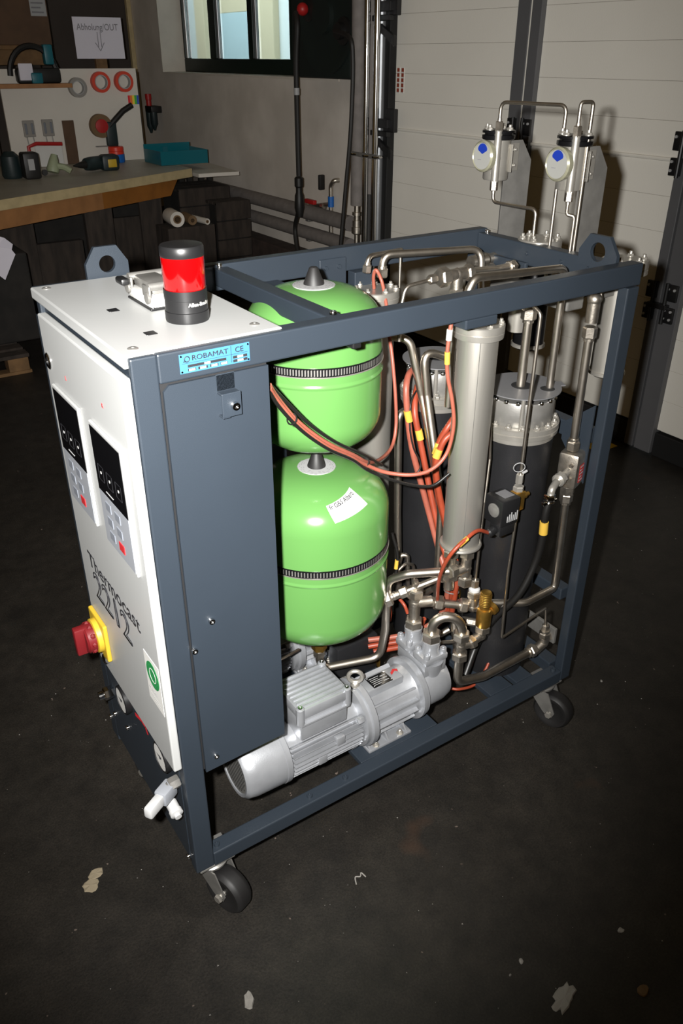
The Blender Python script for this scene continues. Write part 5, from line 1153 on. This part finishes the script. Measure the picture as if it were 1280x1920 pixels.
# shelf strip with strapping tool
sz_a = (1.472, 5.72, 1.498)
bm = nb(); bx(bm, 1.131, 1.757, 5.68, 5.80, sz_a[2]-0.025, sz_a[2]+0.004, 0.002); tag(obj('shelf_strip', bm, 'beam_orange', smooth=False), 'narrow wooden shelf strip on the white board', 'shelf')
ts = thing('strapping_tool', 'black and teal strapping tool lying on the narrow shelf strip', 'tool', (sz_a[0], 5.72, sz_a[2]))
zc_ = sz_a[2]+0.005
xl, xr = 1.314, 1.69
bm = nb(); bx(bm, xl+0.06, xr, 5.69, 5.78, zc_, zc_+0.10, 0.02); obj('body', bm, 'tool_black', ts)
bm = nb(); cc = V((xl+xr)/2, 5.73, zc_+0.05); sweep(bm, [cc+V(-0.17*math.cos(t), 0, 0.19*math.sin(t)) for t in [PI*k/14 for k in range(15)]], 0.020, 8); obj('handle', bm, 'tool_black', ts)
bm = nb(); bx(bm, xl+0.07, xl+0.17, 5.675, 5.69, zc_+0.02, zc_+0.13, 0.006); obj('panel', bm, 'paper_lilac', ts)
bm = nb(); bx(bm, xr-0.10, xr-0.035, 5.70, 5.77, zc_+0.12, zc_+0.25, 0.01); obj('battery', bm, 'tool_teal', ts)
bm = nb(); bx(bm, xl+0.15, xl+0.23, 5.66, 5.70, zc_, zc_+0.07, 0.01); obj('motor_housing', bm, 'tool_teal', ts)
# tape rolls hung on the board
def taperoll(px, r, m, label):
    c = B_(px); bm = nb(); lathe(bm, c+V(0, -0.001, 0), (0, -1, 0), [(r*0.70, 0), (r, 0), (r, 0.045), (r*0.70, 0.045), (r*0.70, 0)], 32, False)
    t = tag(obj('tape_roll', bm, m), label, 'tape', 'tape rolls hung on the white board')
    bm = nb(); lathe(bm, c+V(0, -0.003, 0), (0, -1, 0), [(r*0.62, 0), (r*0.70, 0), (r*0.70, 0.0465), (r*0.62, 0.0465), (r*0.62, 0)], 32, False); obj('core', bm, 'label_grey', t)
taperoll((1.822, 5.79, 1.47), 0.068, 'tape_grey', 'grey tape roll hung on the white board'); taperoll((2.006, 5.79, 1.504), 0.072, 'tape_red', 'left one of the two red tape rolls on the board'); taperoll((2.191, 5.79, 1.505), 0.072, 'tape_red', 'red tape roll near the right edge of the board')
# rainbow sticker
rs0, rs1 = B_((2.22, 5.8, 1.408)), B_((2.31, 5.8, 1.345))
bm = nb(); bx(bm, rs0.x, rs1.x, BY-0.002, BY-0.0005, rs1.z, rs0.z); rs = tag(obj('colour_sticker', bm, 'paper_white', smooth=False), 'rainbow striped sticker on the white board', 'sticker')
for k, c_ in enumerate('royg'+'b'):
    w = (rs1.x-rs0.x)/5; bm = nb(); bx(bm, rs0.x+w*k, rs0.x+w*(k+0.938), BY-0.003, BY-0.002, rs1.z, rs0.z); obj('stripe', bm, 'stripe_'+c_, rs, False)
# tape dispenser
tdc = B_((1.962, 5.78, 1.201))+V(0, -0.03, 0)
td = thing('tape_dispenser', 'hand tape dispenser with red hub hung on the board', 'tape dispenser', tdc)
bm = nb(); lathe(bm, tdc+V(0, 0.03, 0), (0, -1, 0), [(0.05, 0), (0.085, 0), (0.085, 0.05), (0.05, 0.05), (0.05, 0)], 30, False); obj('tape', bm, 'core_brown', td)
bm = nb(); lathe(bm, tdc+V(0, 0.025, 0), (0, -1, 0), [(0.05, 0), (0.05, 0.055), (0.02, 0.06), (0, 0.06)], 24); obj('hub', bm, 'tool_red', td)
bm = nb(); h0 = tdc+V(0.06, -0.01, -0.01); sweep(bm, [h0, h0+V(0.07, 0, 0.06), h0+V(0.13, 0, 0.11), h0+V(0.21, 0, 0.15)], 0.022, 10); obj('grip', bm, 'tool_black', td)
bm = nb(); bx(bm, tdc.x+0.03, tdc.x+0.12, tdc.y-0.03, tdc.y+0.02, tdc.z-0.15, tdc.z+0.03, 0.015); obj('frame', bm, 'tool_dark', td)
bm = nb(); bx(bm, tdc.x-0.06, tdc.x+0.12, tdc.y-0.01, tdc.y+0.01, tdc.z-0.15, tdc.z-0.142, 0.001); obj('blade', bm, 'zinc_plate', td, False)
# metal clips hung on the board
def clip(p0, p1, label):
    a, b = B_(p0), B_(p1); t = thing('metal_clip', label, 'clip', a, 'metal clips hung on the board')
    bm = nb(); bx(bm, a.x, b.x, BY-0.018, BY-0.001, b.z+0.02, a.z, 0.004); obj('plate', bm, 'tape_grey', t, False)
    for s in (0.2, 0.75):
        x = a.x+(b.x-a.x)*s; bm = nb(); bx(bm, x-0.006, x+0.010, BY-0.026, BY-0.018, b.z+0.04, a.z-0.02, 0.003); obj('rib', bm, 'button_grey', t, False)
        bm = nb(); cyl(bm, (x, BY-0.012, b.z+0.02), (x+0.005, BY-0.012, b.z-0.05), 0.004, seg=8); obj('prong', bm, 'zinc_plate', t)
clip((1.372, 5.8, 1.257), (1.457, 5.8, 1.123), 'left one of the two grey metal clips on the board'); clip((1.514, 5.8, 1.26), (1.599, 5.8, 1.124), 'right one of the two grey metal clips on the board')
a, b = B_((1.67, 5.8, 1.247)), B_((1.78, 5.8, 0.923))
bm = nb(); bx(bm, a.x, b.x-0.02, BY-0.010, BY-0.001, 0.9395, a.z, 0.002); tag(obj('cardboard_strip', bm, 'cardboard', smooth=False), 'brown cardboard strip leaning upright against the white board', 'cardboard')
a, b = B_((1.375, 5.7, 1.104)), B_((1.618, 5.7, 0.9494))
card = thing('card_holder', 'white card with red clamp standing against the board', 'card', (a.x, 5.7, 0.939))
bm = nb(); bx(bm, a.x+0.04, b.x, 5.715, 5.722, 0.9395, a.z-0.02, 0.001); obj('card', bm, 'paper_white', card, False)
bm = nb(); sweep(bm, [V(a.x-0.01, 5.70, 0.978), V(a.x-0.01, 5.70, a.z-0.02), V(a.x+0.05, 5.70, a.z), V(b.x, 5.70, a.z-0.01)], 0.014, 8); obj('clamp', bm, 'tool_red', card)
# things standing on the worktop
def onb(px): return V(px[0], px[1], 0.9385)
p = onb((1.192, 5.073, 0.939))
c = thing('charger', 'black battery charger standing at the left of the worktop', 'charger', p)
bm = nb(); bx(bm, p.x-0.05, p.x+0.06, p.y-0.05, p.y+0.06, 0.939, 1.108, 0.015); obj('housing', bm, 'tool_black', c); bm = nb(); bx(bm, p.x-0.02, p.x+0.02, p.y-0.052, p.y-0.05, 0.998, 1.068); obj('label_patch', bm, 'label_grey', c, False)
bm = nb(); lathe(bm, V(p.x-0.10, p.y+0.10, 0.939), (0, 0, 1), [(0.06, 0), (0.07, 0.02), (0.06, 0.14), (0.03, 0.17), (0, 0.17)], 20); tag(obj('spool', bm, 'tool_dark'), 'dark rounded spool behind the black charger', 'spool')
p = onb((1.375, 5.195, 0.939))
g = thing('angle_grinder', 'small pale green hand tool between charger and drill', 'tool', p)
bm = nb(); b2 = nb(); lathe(b2, (0, 0, 0), (0.3, 0.2, 1), [(0.04, 0), (0.045, 0.02), (0.03, 0.09), (0.02, 0.12), (0, 0.12)], 14); merge(bm, b2, Matrix.Translation(p+V(0, 0, 0.018))); obj('body', bm, 'pale_green', g)
bm = nb(); sweep(bm, [p+V(0.02, 0, 0.06), p+V(0.08, -0.02, 0.05), p+V(0.12, -0.04, 0.022)], 0.022, 8); obj('arm', bm, 'pale_green', g)
bm = nb(); lathe(bm, p+V(-0.06, 0.0, 0.02), (0, -1, 0.1), [(0.02, 0), (0.02, 0.02), (0, 0.02)], 14); obj('disc', bm, 'tool_black', g)
p = onb((1.685, 5.212, 0.939))
dr = thing('cordless_drill', 'dark teal cordless drill with yellow battery lying on the worktop', 'drill', p)
da = V(be.x, be.y, 0); 
bm = nb(); lathe(bm, p+V(0, 0.02, 0.055)-da*0.08, da, [(0.02, 0), (0.042, 0.01), (0.048, 0.06), (0.046, 0.15), (0.03, 0.16)], 20); obj('body', bm, 'tool_dark', dr)
bm = nb(); lathe(bm, p+V(0, 0.02, 0.055)-da*0.19, da, [(0.006, 0), (0.012, 0.03), (0.02, 0.06), (0.028, 0.11)], 16); obj('chuck', bm, 'tool_black', dr)
bm = nb(); bx(bm, p.x+0.06, p.x+0.19, p.y-0.02, p.y+0.08, 0.939, 1.048, 0.02); obj('battery_case', bm, 'tool_dark', dr)
bm = nb(); bx(bm, p.x+0.10, p.x+0.165, p.y-0.024, p.y-0.018, 0.963, 1.018, 0.004); obj('battery_patch', bm, 'yellow_plastic', dr)
p = V((2.041, 5.715, 0.939))
tub = thing('tub', 'blue tub with red lid on the worktop', 'tub', p)
bm = nb(); lathe(bm, V(p.x, p.y, 0.939), (0, 0, 1), [(0.058, 0), (0.062, 0.01), (0.062, 0.06), (0, 0.06)], 28); obj('body', bm, 'tub_blue', tub)
bm = nb(); lathe(bm, V(p.x, p.y, 0.999), (0, 0, 1), [(0.058, 0), (0.060, 0.002), (0.060, 0.022), (0.055, 0.024), (0.060, 0.026), (0.060, 0.05), (0.054, 0.056), (0, 0.056)], 28); obj('lid', bm, 'tub_red', tub)
p = V((2.208, 5.835, 0.939))
bm = nb(); lathe(bm, V(p.x, p.y+0.05, 0.939), (0, 0, 1), [(0.032, 0), (0.046, 0), (0.046, 0.05), (0.032, 0.05), (0.032, 0)], 28, False); tag(obj('tape_roll', bm, 'aluminium'), 'silver tape roll lying beside the blue tub', 'tape')
# sign on a stick
sg = thing('paper_sign', 'white handwritten paper sign with arrow above the board', 'sign', V((2.071, 5.9, 1.596)))
c0, c1, c2, c3 = V((1.893, 5.9, 1.936)), V((2.273, 5.9, 1.937)), V((2.275, 5.9, 1.661)), V((1.893, 5.9, 1.661))
bm = nb(); A = [bm.verts.new(q_) for q_ in (c0, c1, c2, c3)]; B2 = [bm.verts.new(q_+V(0, 0.003, 0)) for q_ in (c0, c1, c2, c3)]; bm.faces.new(A); bm.faces.new(B2[::-1])
for i in range(4): j = (i+1) % 4; bm.faces.new((A[i], B2[i], B2[j], A[j]))
obj('sheet', bm, 'paper_lilac', sg, False)
sux = (c2-c3).normalized(); suy = (c0-c3).normalized()
text('handwriting', 'Abholung/OUT', 0.062, c0+V(0, -0.003, 0)+sux*0.025-suy*0.085, None, 'print_grey', sg, ux=sux, uy=suy, sx=0.83)
mid = (c0+c1+c2+c3)/4+V(0, -0.003, 0)
bm = nb()
for (x0, y0, x1, y1) in ((-0.012, 0.04, -0.012, -0.06), (0.012, 0.04, 0.012, -0.06), (-0.035, -0.03, 0.0, -0.085), (0.035, -0.03, 0.0, -0.085)):
    a, b = mid+sux*x0+suy*y0, mid+sux*x1+suy*y1; sweep(bm, [a, b], 0.0022, 4)
obj('arrow', bm, 'print_grey', sg)
bm = nb(); cxm = (c2+c3)/2; bx(bm, cxm.x-0.045, cxm.x+0.045, 5.91, 5.95, bz1-0.10, cxm.z+0.02, 0.004); obj('stick', bm, 'timber_pale', sg, False)
# cardboard boxes on a timber shelf, upper left
sh = thing('wall_shelf', 'rough brown timber shelf board at the upper left', 'shelf', V((1.56, 6.2, 1.696)))
a, b = V((1.172, 6.15, 1.75)), V((1.743, 6.15, 1.617))
bm = nb(); bx(bm, a.x, b.x, 6.15, 6.6, a.z-0.03, a.z, 0.004); obj('board', bm, 'timber_pale', sh, False); bm = nb(); bx(bm, a.x, b.x-0.02, 6.17, 6.21, b.z, a.z-0.03, 0.004); obj('rail', bm, 'timber_pale', sh, False)
for x_ in (a.x+0.05, b.x-0.1): bm = nb(); bx(bm, x_, x_+0.06, 6.24, 6.30, 0.0, a.z-0.03, 0.004); obj('upright', bm, 'timber_dark', sh, False)
cbx = thing('cardboard_box', 'brown cardboard box on the timber shelf', 'box', V(a.x+0.3, 6.35, a.z))
xb1 = 1.8
bm = nb(); bx(bm, a.x, xb1, 6.17, 6.55, a.z, a.z+0.62, 0.006); obj('carton', bm, 'cardboard', cbx, False)
lb_ = V((1.73, 6.17, 2.013))
bm = nb(); bx(bm, lb_.x-0.06, lb_.x+0.06, 6.166, 6.17, lb_.z-0.07, lb_.z+0.09); lo_ = obj('shipping_label', bm, 'label_grey', cbx, False)
bm = nb()
for k in range(4): bx(bm, lb_.x-0.05, lb_.x+0.04-0.02*(k % 2), 6.164, 6.166, lb_.z-0.05+k*0.03, lb_.z-0.04+k*0.03)
obj('label_lines', bm, 'print_grey', cbx, False)
# conduit, cable and air regulator on the wall
cy_ = 7.536
bm = nb(); bx(bm, 2.955, 2.998, cy_-0.02, cy_+0.03, 0.0, 3.5, 0.004); cdt = thing('cable_duct', 'pale vertical cable duct in the wall corner', 'duct', (2.97, cy_, 0)); obj('duct', bm, 'bench_edge', cdt, False)
ar = V((2.92, 7.085, 1.234))
reg = thing('air_regulator', 'dark compressed air regulator with red cap on the wall', 'regulator', ar)
bm = nb(); bx(bm, ar.x-0.03, 2.999, ar.y-0.08, ar.y+0.08, ar.z-0.03, ar.z+0.03, 0.008); obj('body', bm, 'tool_black', reg)
for (dy, h, m_) in ((0.05, 0.16, 'tool_red'), (-0.05, 0.13, 'tool_dark')):
    bm = nb(); lathe(bm, ar+V(-0.0, dy, -0.02), (0, 0, -1), [(0.035, 0), (0.035, h*0.8), (0.02, h), (0.01, h+0.03), (0, h+0.03)], 18); obj('bowl', bm, 'tool_dark', reg)
bm = nb(); lathe(bm, ar+V(0, 0.04, 0.03), (0, 0, 1), [(0.025, 0), (0.025, 0.05), (0.03, 0.052), (0.03, 0.10), (0, 0.10)], 18); obj('knob', bm, 'tool_red', reg)
# ------------------------------------------------------------------ hose reel and pipes by the window
rc_ = V((2.74, 3.699, 1.866))
hr = thing('hose_reel', 'large dark green hose reel mounted in front of the window', 'hose reel', rc_)
ry0, ry1, rzb = 3.534, 4.227, 1.557
bm = nb(); bx(bm, 2.80, 2.99, ry0, ry1, rzb, rzb+0.62, 0.02); obj('housing', bm, 'reel_green', hr)
bm = nb(); lathe(bm, V(2.80, (ry0+ry1)/2-0.1, rzb+0.34), (-1, 0, 0), [(0.30, 0), (0.32, 0.006), (0.32, 0.02), (0.29, 0.022), (0.27, 0.012), (0.10, 0.020), (0.10, 0.05), (0, 0.05)], 48); obj('drum', bm, 'reel_green', hr)
hub = V((2.74, 3.571, 1.813))
bm = nb(); lathe(bm, hub+V(0.06, 0, 0), (-1, 0, 0), [(0.075, 0), (0.075, 0.03), (0.045, 0.035), (0.045, 0.07), (0, 0.07)], 20); obj('hub', bm, 'tool_black', hr)
rk = V((2.74, 3.975, 1.938))
bm = nb(); ball(bm, rk, 0.038, 2); obj('stop_ball', bm, 'tool_red', hr)
bm = nb(); lathe(bm, rk+V(0.06, 0.0, 0), (-1, 0, 0), [(0.07, 0), (0.07, 0.02), (0.04, 0.03)], 18); obj('outlet', bm, 'tool_black', hr)
def X_(px): return V(px)
h_ = thing('air_hose', 'black air hose hanging below the red stop ball of the reel', 'hose', rk)
bm = nb(); sweep(bm, catmull([rk+V(-0.052, 0, -0.02), (2.67, 3.928, 1.842), (2.67, 3.95, 1.667), (2.67, 3.954, 1.456), (2.67, 3.953, 1.204), (2.67, 3.95, 0.9729)], 6), 0.017, 10); obj('hose', bm, 'hose_black', h_)
bm = nb(); lathe(bm, V((2.67, 3.951, 0.939))+V(0, 0, 0.03), (0, 0, -1), [(0.02, 0), (0.03, 0.01), (0.03, 0.06), (0.022, 0.07), (0.022, 0.10), (0.03, 0.12), (0.034, 0.2), (0.02, 0.26), (0, 0.26)], 16); obj('coupling', bm, 'tool_black', h_)
bm = nb(); sweep(bm, catmull([(2.67, 3.975, 0.7287), (2.71, 4.084, 0.62), (2.7, 4.058, 0.5148), (2.68, 3.991, 0.4355)], 6), 0.015, 10); obj('tail', bm, 'hose_black', h_)
bm = nb(); lathe(bm, (2.67, 3.952, 1.502), (0, 0, -1), [(0.019, 0), (0.019, 0.04)], 12); bx_p = V((2.7, 4.029, 1.484)); obj('tape_wrap', bm, 'label_grey', h_)
h2_ = thing('supply_hose', 'thin black hose running down beside the grey lagged pipe', 'hose', hub)
bm = nb(); sweep(bm, catmull([hub+V(-0.030, 0, 0), (2.63, 3.29, 1.775), (2.63, 3.256, 1.67), (2.63, 3.259, 1.48), (2.63, 3.278, 1.252), (2.63, 3.322, 0.9775), (2.63, 3.368, 0.6841), (2.63, 3.387, 0.5644)], 6), 0.013, 8); obj('hose', bm, 'hose_black', h2_)
# horizontal lagged pipes along the wall
for (za, r_, lab) in ((0.6929, 0.050, 'upper of the two grey lagged pipes along the wall'), (0.5495, 0.046, 'lower of the two grey lagged pipes along the wall')):
    yend = 3.62
    t = thing('heating_pipe', lab, 'pipe', (2.88, 5, za), 'lagged pipes along the wall')
    bm = nb(); cyl(bm, (2.87, yend, za), (2.87, 7.3, za), r_, seg=20); obj('lagging', bm, 'pipe_lagging', t)
    for yy in (4.2, 5.4, 6.6):
        bm = nb(); bx(bm, 2.88, 2.999, yy-0.02, yy+0.02, za-r_-0.02, za-r_+0.004, 0.002); obj('wall_bracket', bm, 'zinc_plate', t, False)
# vertical pipes beside the door
def riser(px, x, r, ztop, zbot, m, label, grp='pipes beside the door'):
    y = px[1]; t = thing('riser_pipe', label, 'pipe', (x, y, zbot), grp)
    bm = nb(); cyl(bm, (x, y, zbot), (x, y, ztop), r, seg=18); obj('pipe', bm, m, t); return t, y
t_, y_ = riser((2.74, 3.356, 1.417), 2.74, 0.041, 3.4, 0.8553, 'pipe_lagging', 'grey lagged pipe ending above a brass fitting beside the door')
zb_ = 0.8553
bm = nb(); lathe(bm, (2.74, y_, zb_), (0, 0, -1), [(0.018, 0), (0.018, 0.04), (0.03, 0.042), (0.03, 0.06), (0.02, 0.062), (0.02, 0.09), (0.028, 0.092), (0.028, 0.13), (0.034, 0.132), (0.034, 0.17), (0.018, 0.18)], 18); obj('fitting', bm, 'steel_nut', t_)
bm = nb(); cyl(bm, (2.74, y_, zb_-0.15), (2.88, y_, zb_-0.20), 0.018, seg=12); obj('elbow', bm, 'steel_nut', t_)
bm = nb(); cyl(bm, (2.74, y_, 0.0), (2.74, y_, zb_-0.17), 0.016, seg=12); obj('drop_pipe', bm, 'steel_nut', t_)
t_, y_ = riser((2.79, 3.293, 1.418), 2.79, 0.032, 3.4, 0.9289, 'pipe_lagging', 'second grey lagged pipe behind the shiny pipe')
bm = nb(); cyl(bm, (2.79, y_, 0), (2.79, y_, 0.9289), 0.026, seg=12); obj('bare_end', bm, 'hose_black', t_)
riser((2.72, 3.244, 1.422), 2.72, 0.018, 3.4, 0.0, 'chrome', 'shiny steel pipe next to the grey lagged pipe')
riser((2.72, 3.148, 1.426), 2.72, 0.018, 3.4, 0.0, 'chrome', 'shiny steel pipe nearest the aluminium door post')
cz_ = 1.162
bm = nb(); bx(bm, 2.685, 2.70, 3.078, 3.379, cz_-0.012, cz_+0.012, 0.003); cl_ = thing('pipe_clamp', 'steel clamp bar holding the pipes beside the door', 'clamp', (2.70, 3.3, cz_)); obj('bar', bm, 'zinc_plate', cl_, False)
for yy in (3.324, 3.194, 3.096):
    bm = nb(); torus(bm, (2.70, yy, cz_), (0, 0, 1), 0.03, 0.006, 20, 6); obj('ring', bm, 'chrome', cl_)
# valve group on the wall
vg = thing('water_valve', 'wall tap with red lever and blue taped pipe', 'valve', V((2.962, 4.002, 0.7717)))
va = V((2.962, 4, 0.9032)); vb_ = V((2.962, 4.009, 0.6984))
bm = nb(); pipe(bm, [(2.999, va.y-0.05, va.z+0.02), (2.962, va.y-0.04, va.z+0.02), (2.962, va.y, va.z-0.02), (2.962, va.y, vb_.z-0.30)], 0.016, 0.03); obj('pipe', bm, 'steel_nut', vg)
bm = nb(); cyl(bm, (2.962, va.y, va.z-0.16), (2.962, va.y, va.z-0.09), 0.022, seg=14); obj('blue_tape', bm, 'tub_blue', vg)
bm = nb(); pipe(bm, [(2.962, va.y, va.z-0.14), (2.962, va.y+0.16, va.z-0.17), (2.945, 4.331, va.z-0.20)], 0.015, 0.03); obj('branch', bm, 'steel_nut', vg)
bm = nb(); bx(bm, 2.90, 2.93, va.y+0.14, va.y+0.26, va.z-0.16, va.z-0.13, 0.004); obj('red_lever', bm, 'tool_red', vg)
bm = nb(); bx(bm, 2.90, 2.945, va.y+0.05, va.y+0.075, va.z-0.05, va.z+0.05, 0.006); obj('lever', bm, 'tool_black', vg)
for dy in (0.10, 0.30):
    bm = nb(); hexn(bm, (2.962, va.y+dy-0.02, va.z-0.165-dy*0.05), (2.962, va.y+dy+0.02, va.z-0.165-dy*0.05)  , 0.026); obj('nut', bm, 'steel_nut', vg, False)
# ------------------------------------------------------------------ pallet and papers, left edge
pal = thing('pallet', 'pale wooden pallet on the floor at the left edge', 'pallet', (0.6, 4.0, 0))
pz = 0.12
xs_ = (-0.2, 0.6686+0.02)
yf = 3.85
for k in range(4): bm = nb(); bx(bm, xs_[0], xs_[1], yf+k*0.14, yf+k*0.14+0.10, pz-0.022, pz, 0.003); obj('deck_board', bm, 'timber_dark', pal, False)
bm = nb(); bx(bm, xs_[0], xs_[1], yf-0.002, yf+0.08, 0.0, 0.02, 0.003); obj('bottom_board', bm, 'timber_pale', pal, False)
for x_ in (xs_[1]-0.13, xs_[1]-0.62): bm = nb(); bx(bm, x_, x_+0.12, yf, yf+0.10, 0.02, pz-0.022, 0.003); obj('block', bm, 'timber_pale', pal, False)
bm = nb(); bx(bm, -0.6, 0.8378, 4.1, 4.45, pz, 0.6506, 0.01); tag(obj('dark_chest', bm, 'timber_black', smooth=False), 'dark wooden chest standing on the pallet', 'chest')
for k, (pp, lab) in enumerate((((( -25, 442), (24, 456), (22, 470), (-25, 500)), 'curled white paper at the left edge, upper sheet'), (((-25, 462), (22, 462), (29, 477), (10, 524), (-25, 490)), 'white paper hanging below the curled sheet at the left edge'))):
    pass
pts1 = [V((0.6191, 4.08, 0.79)), V((0.7203, 4.06, 0.753)), V((0.7632, 4.07, 0.7105)), V((0.7406, 4.08, 0.6438)), V((0.5863, 4.08, 0.6311))]
pts2 = [V((0.6002, 4.05, 0.7313)), V((0.738, 4.03, 0.6956)), V((0.7585, 4.03, 0.6597)), V((0.6776, 4.05, 0.517)), V((0.5796, 4.06, 0.6203))]
for pts, lab in ((pts1, 'upper curled white paper on the dark chest'), (pts2, 'lower white paper hanging from the dark chest')):
    bm = nb(); A = [bm.verts.new(p) for p in pts]; B2 = [bm.verts.new(p+V(0, 0.003, 0)) for p in pts]; bm.faces.new(A); bm.faces.new(B2[::-1])
    for i in range(len(A)): j = (i+1) % len(A); bm.faces.new((A[i], B2[i], B2[j], A[j]))
    tag(obj('paper_sheet', bm, 'paper_lilac', smooth=False), lab, 'paper', 'papers at the left edge')
# ------------------------------------------------------------------ litter on the floor
def scrap(c, outline, label, m='debris_white', h=0.004, grp='scraps on the floor', cat='scrap'):
    c = V(c); bm = nb(); vs0 = [bm.verts.new(c+V(a, b, 0.0006)) for a, b in outline]; top = [bm.verts.new(c+V(a*0.86, b*0.86, h*(0.5+random.random()))) for a, b in outline]; mid = bm.verts.new(c+V(0, 0, h*1.2))
    n = len(outline)
    for i in range(n): j = (i+1) % n; bm.faces.new((vs0[i], vs0[j], top[j], top[i])); bm.faces.new((top[i], top[j], mid))
    bm.faces.new(vs0[::-1])
    tag(obj('paper_scrap', bm, m, smooth=False), label, cat, grp)
def blob(n, r, el=1.0, rot=0.0, jag=0.35):
    o = []
    for k in range(n):
        a = 2*PI*k/n; q_ = r*(1-jag*random.random()); x, y = q_*el*math.cos(a), q_*math.sin(a); o.append((x*math.cos(rot)-y*math.sin(rot), x*math.sin(rot)+y*math.cos(rot)))
    return o
scrap((-0.1776, 0.218, 0), blob(14, 0.021), 'larger cream flake on the floor left of the front caster', 'debris_cream', 0.002)
scrap((-0.1579, 0.2421, 0), blob(12, 0.017, 1.2, 0.4), 'smaller cream flake just behind the larger cream flake', 'debris_cream', 0.002)
scrap((0.0034, -0.2198, 0), blob(12, 0.012, 2.1, math.radians(68)), 'slim white scrap at the bottom of the picture')
scrap((0.5433, -0.5751, 0), blob(20, 0.022, 2.0, math.radians(15), 0.45), 'torn grey white paper scrap near the lower right corner')
scrap((0.5249, -0.4684, 0), blob(8, 0.006, 1.5, 0.9), 'tiny white scrap left above the torn paper')
scrap((0.7578, -0.541, 0), blob(8, 0.006, 1.6, -0.5), 'tiny white scrap far right above the torn paper')
scrap((0.484, -0.4784, 0), blob(7, 0.003), 'white crumb between the torn paper and the tiny scrap')
scrap((1.367, 0.0344, 0), blob(7, 0.004), 'white crumb on the floor right of the rear caster')
scrap((0.6907, -0.6552, 0), blob(10, 0.013, 1.2, 0.2), 'brownish flake near the right edge of the floor', 'core_brown')
scrap((0.7687, 0.2028, 0), blob(10, 0.014, 1.3, 0.8), 'white paper scrap on the floor beside the pump foot', 'debris_white', 0.006)
bm = nb(); c = V((0.3475, -0.1191, 0.004))
sweep(bm, catmull([c+V(-0.012, -0.006, 0), c+V(-0.004, 0.010, 0.002), c+V(0.006, 0.004, 0.004), c+V(0.014, 0.012, 0.002), c+V(0.018, -0.002, 0)], 5), 0.0016, 6)
tag(obj('thread_scrap', bm, 'debris_white'), 'thin white curled shred on the floor in front of the motor', 'scrap', 'scraps on the floor')

bm = nb()
for k in range(420):
    x, y = random.uniform(-0.9, 2.6), random.uniform(-0.75, 1.2)
    if 0.0 < x < 1.15 and 0.05 < y < 0.5 and random.random() < 0.7: continue
    r_ = random.choice((0.0008, 0.001, 0.0012, 0.0016, 0.0024)); a = random.uniform(0, 6.28)
    vv = [bm.verts.new((x+r_*math.cos(a+t), y+r_*math.sin(a+t), 0.0006)) for t in (0, 2.1, 4.2)]; tp_ = bm.verts.new((x, y, 0.0006+r_*0.8))
    for i in range(3): bm.faces.new((vv[i], vv[(i+1) % 3], tp_))
    bm.faces.new(vv[::-1])
gg = tag(obj('floor_grit', bm, 'debris_white', smooth=False), 'fine pale grit scattered over the dark floor', 'grit'); gg['kind'] = 'stuff'
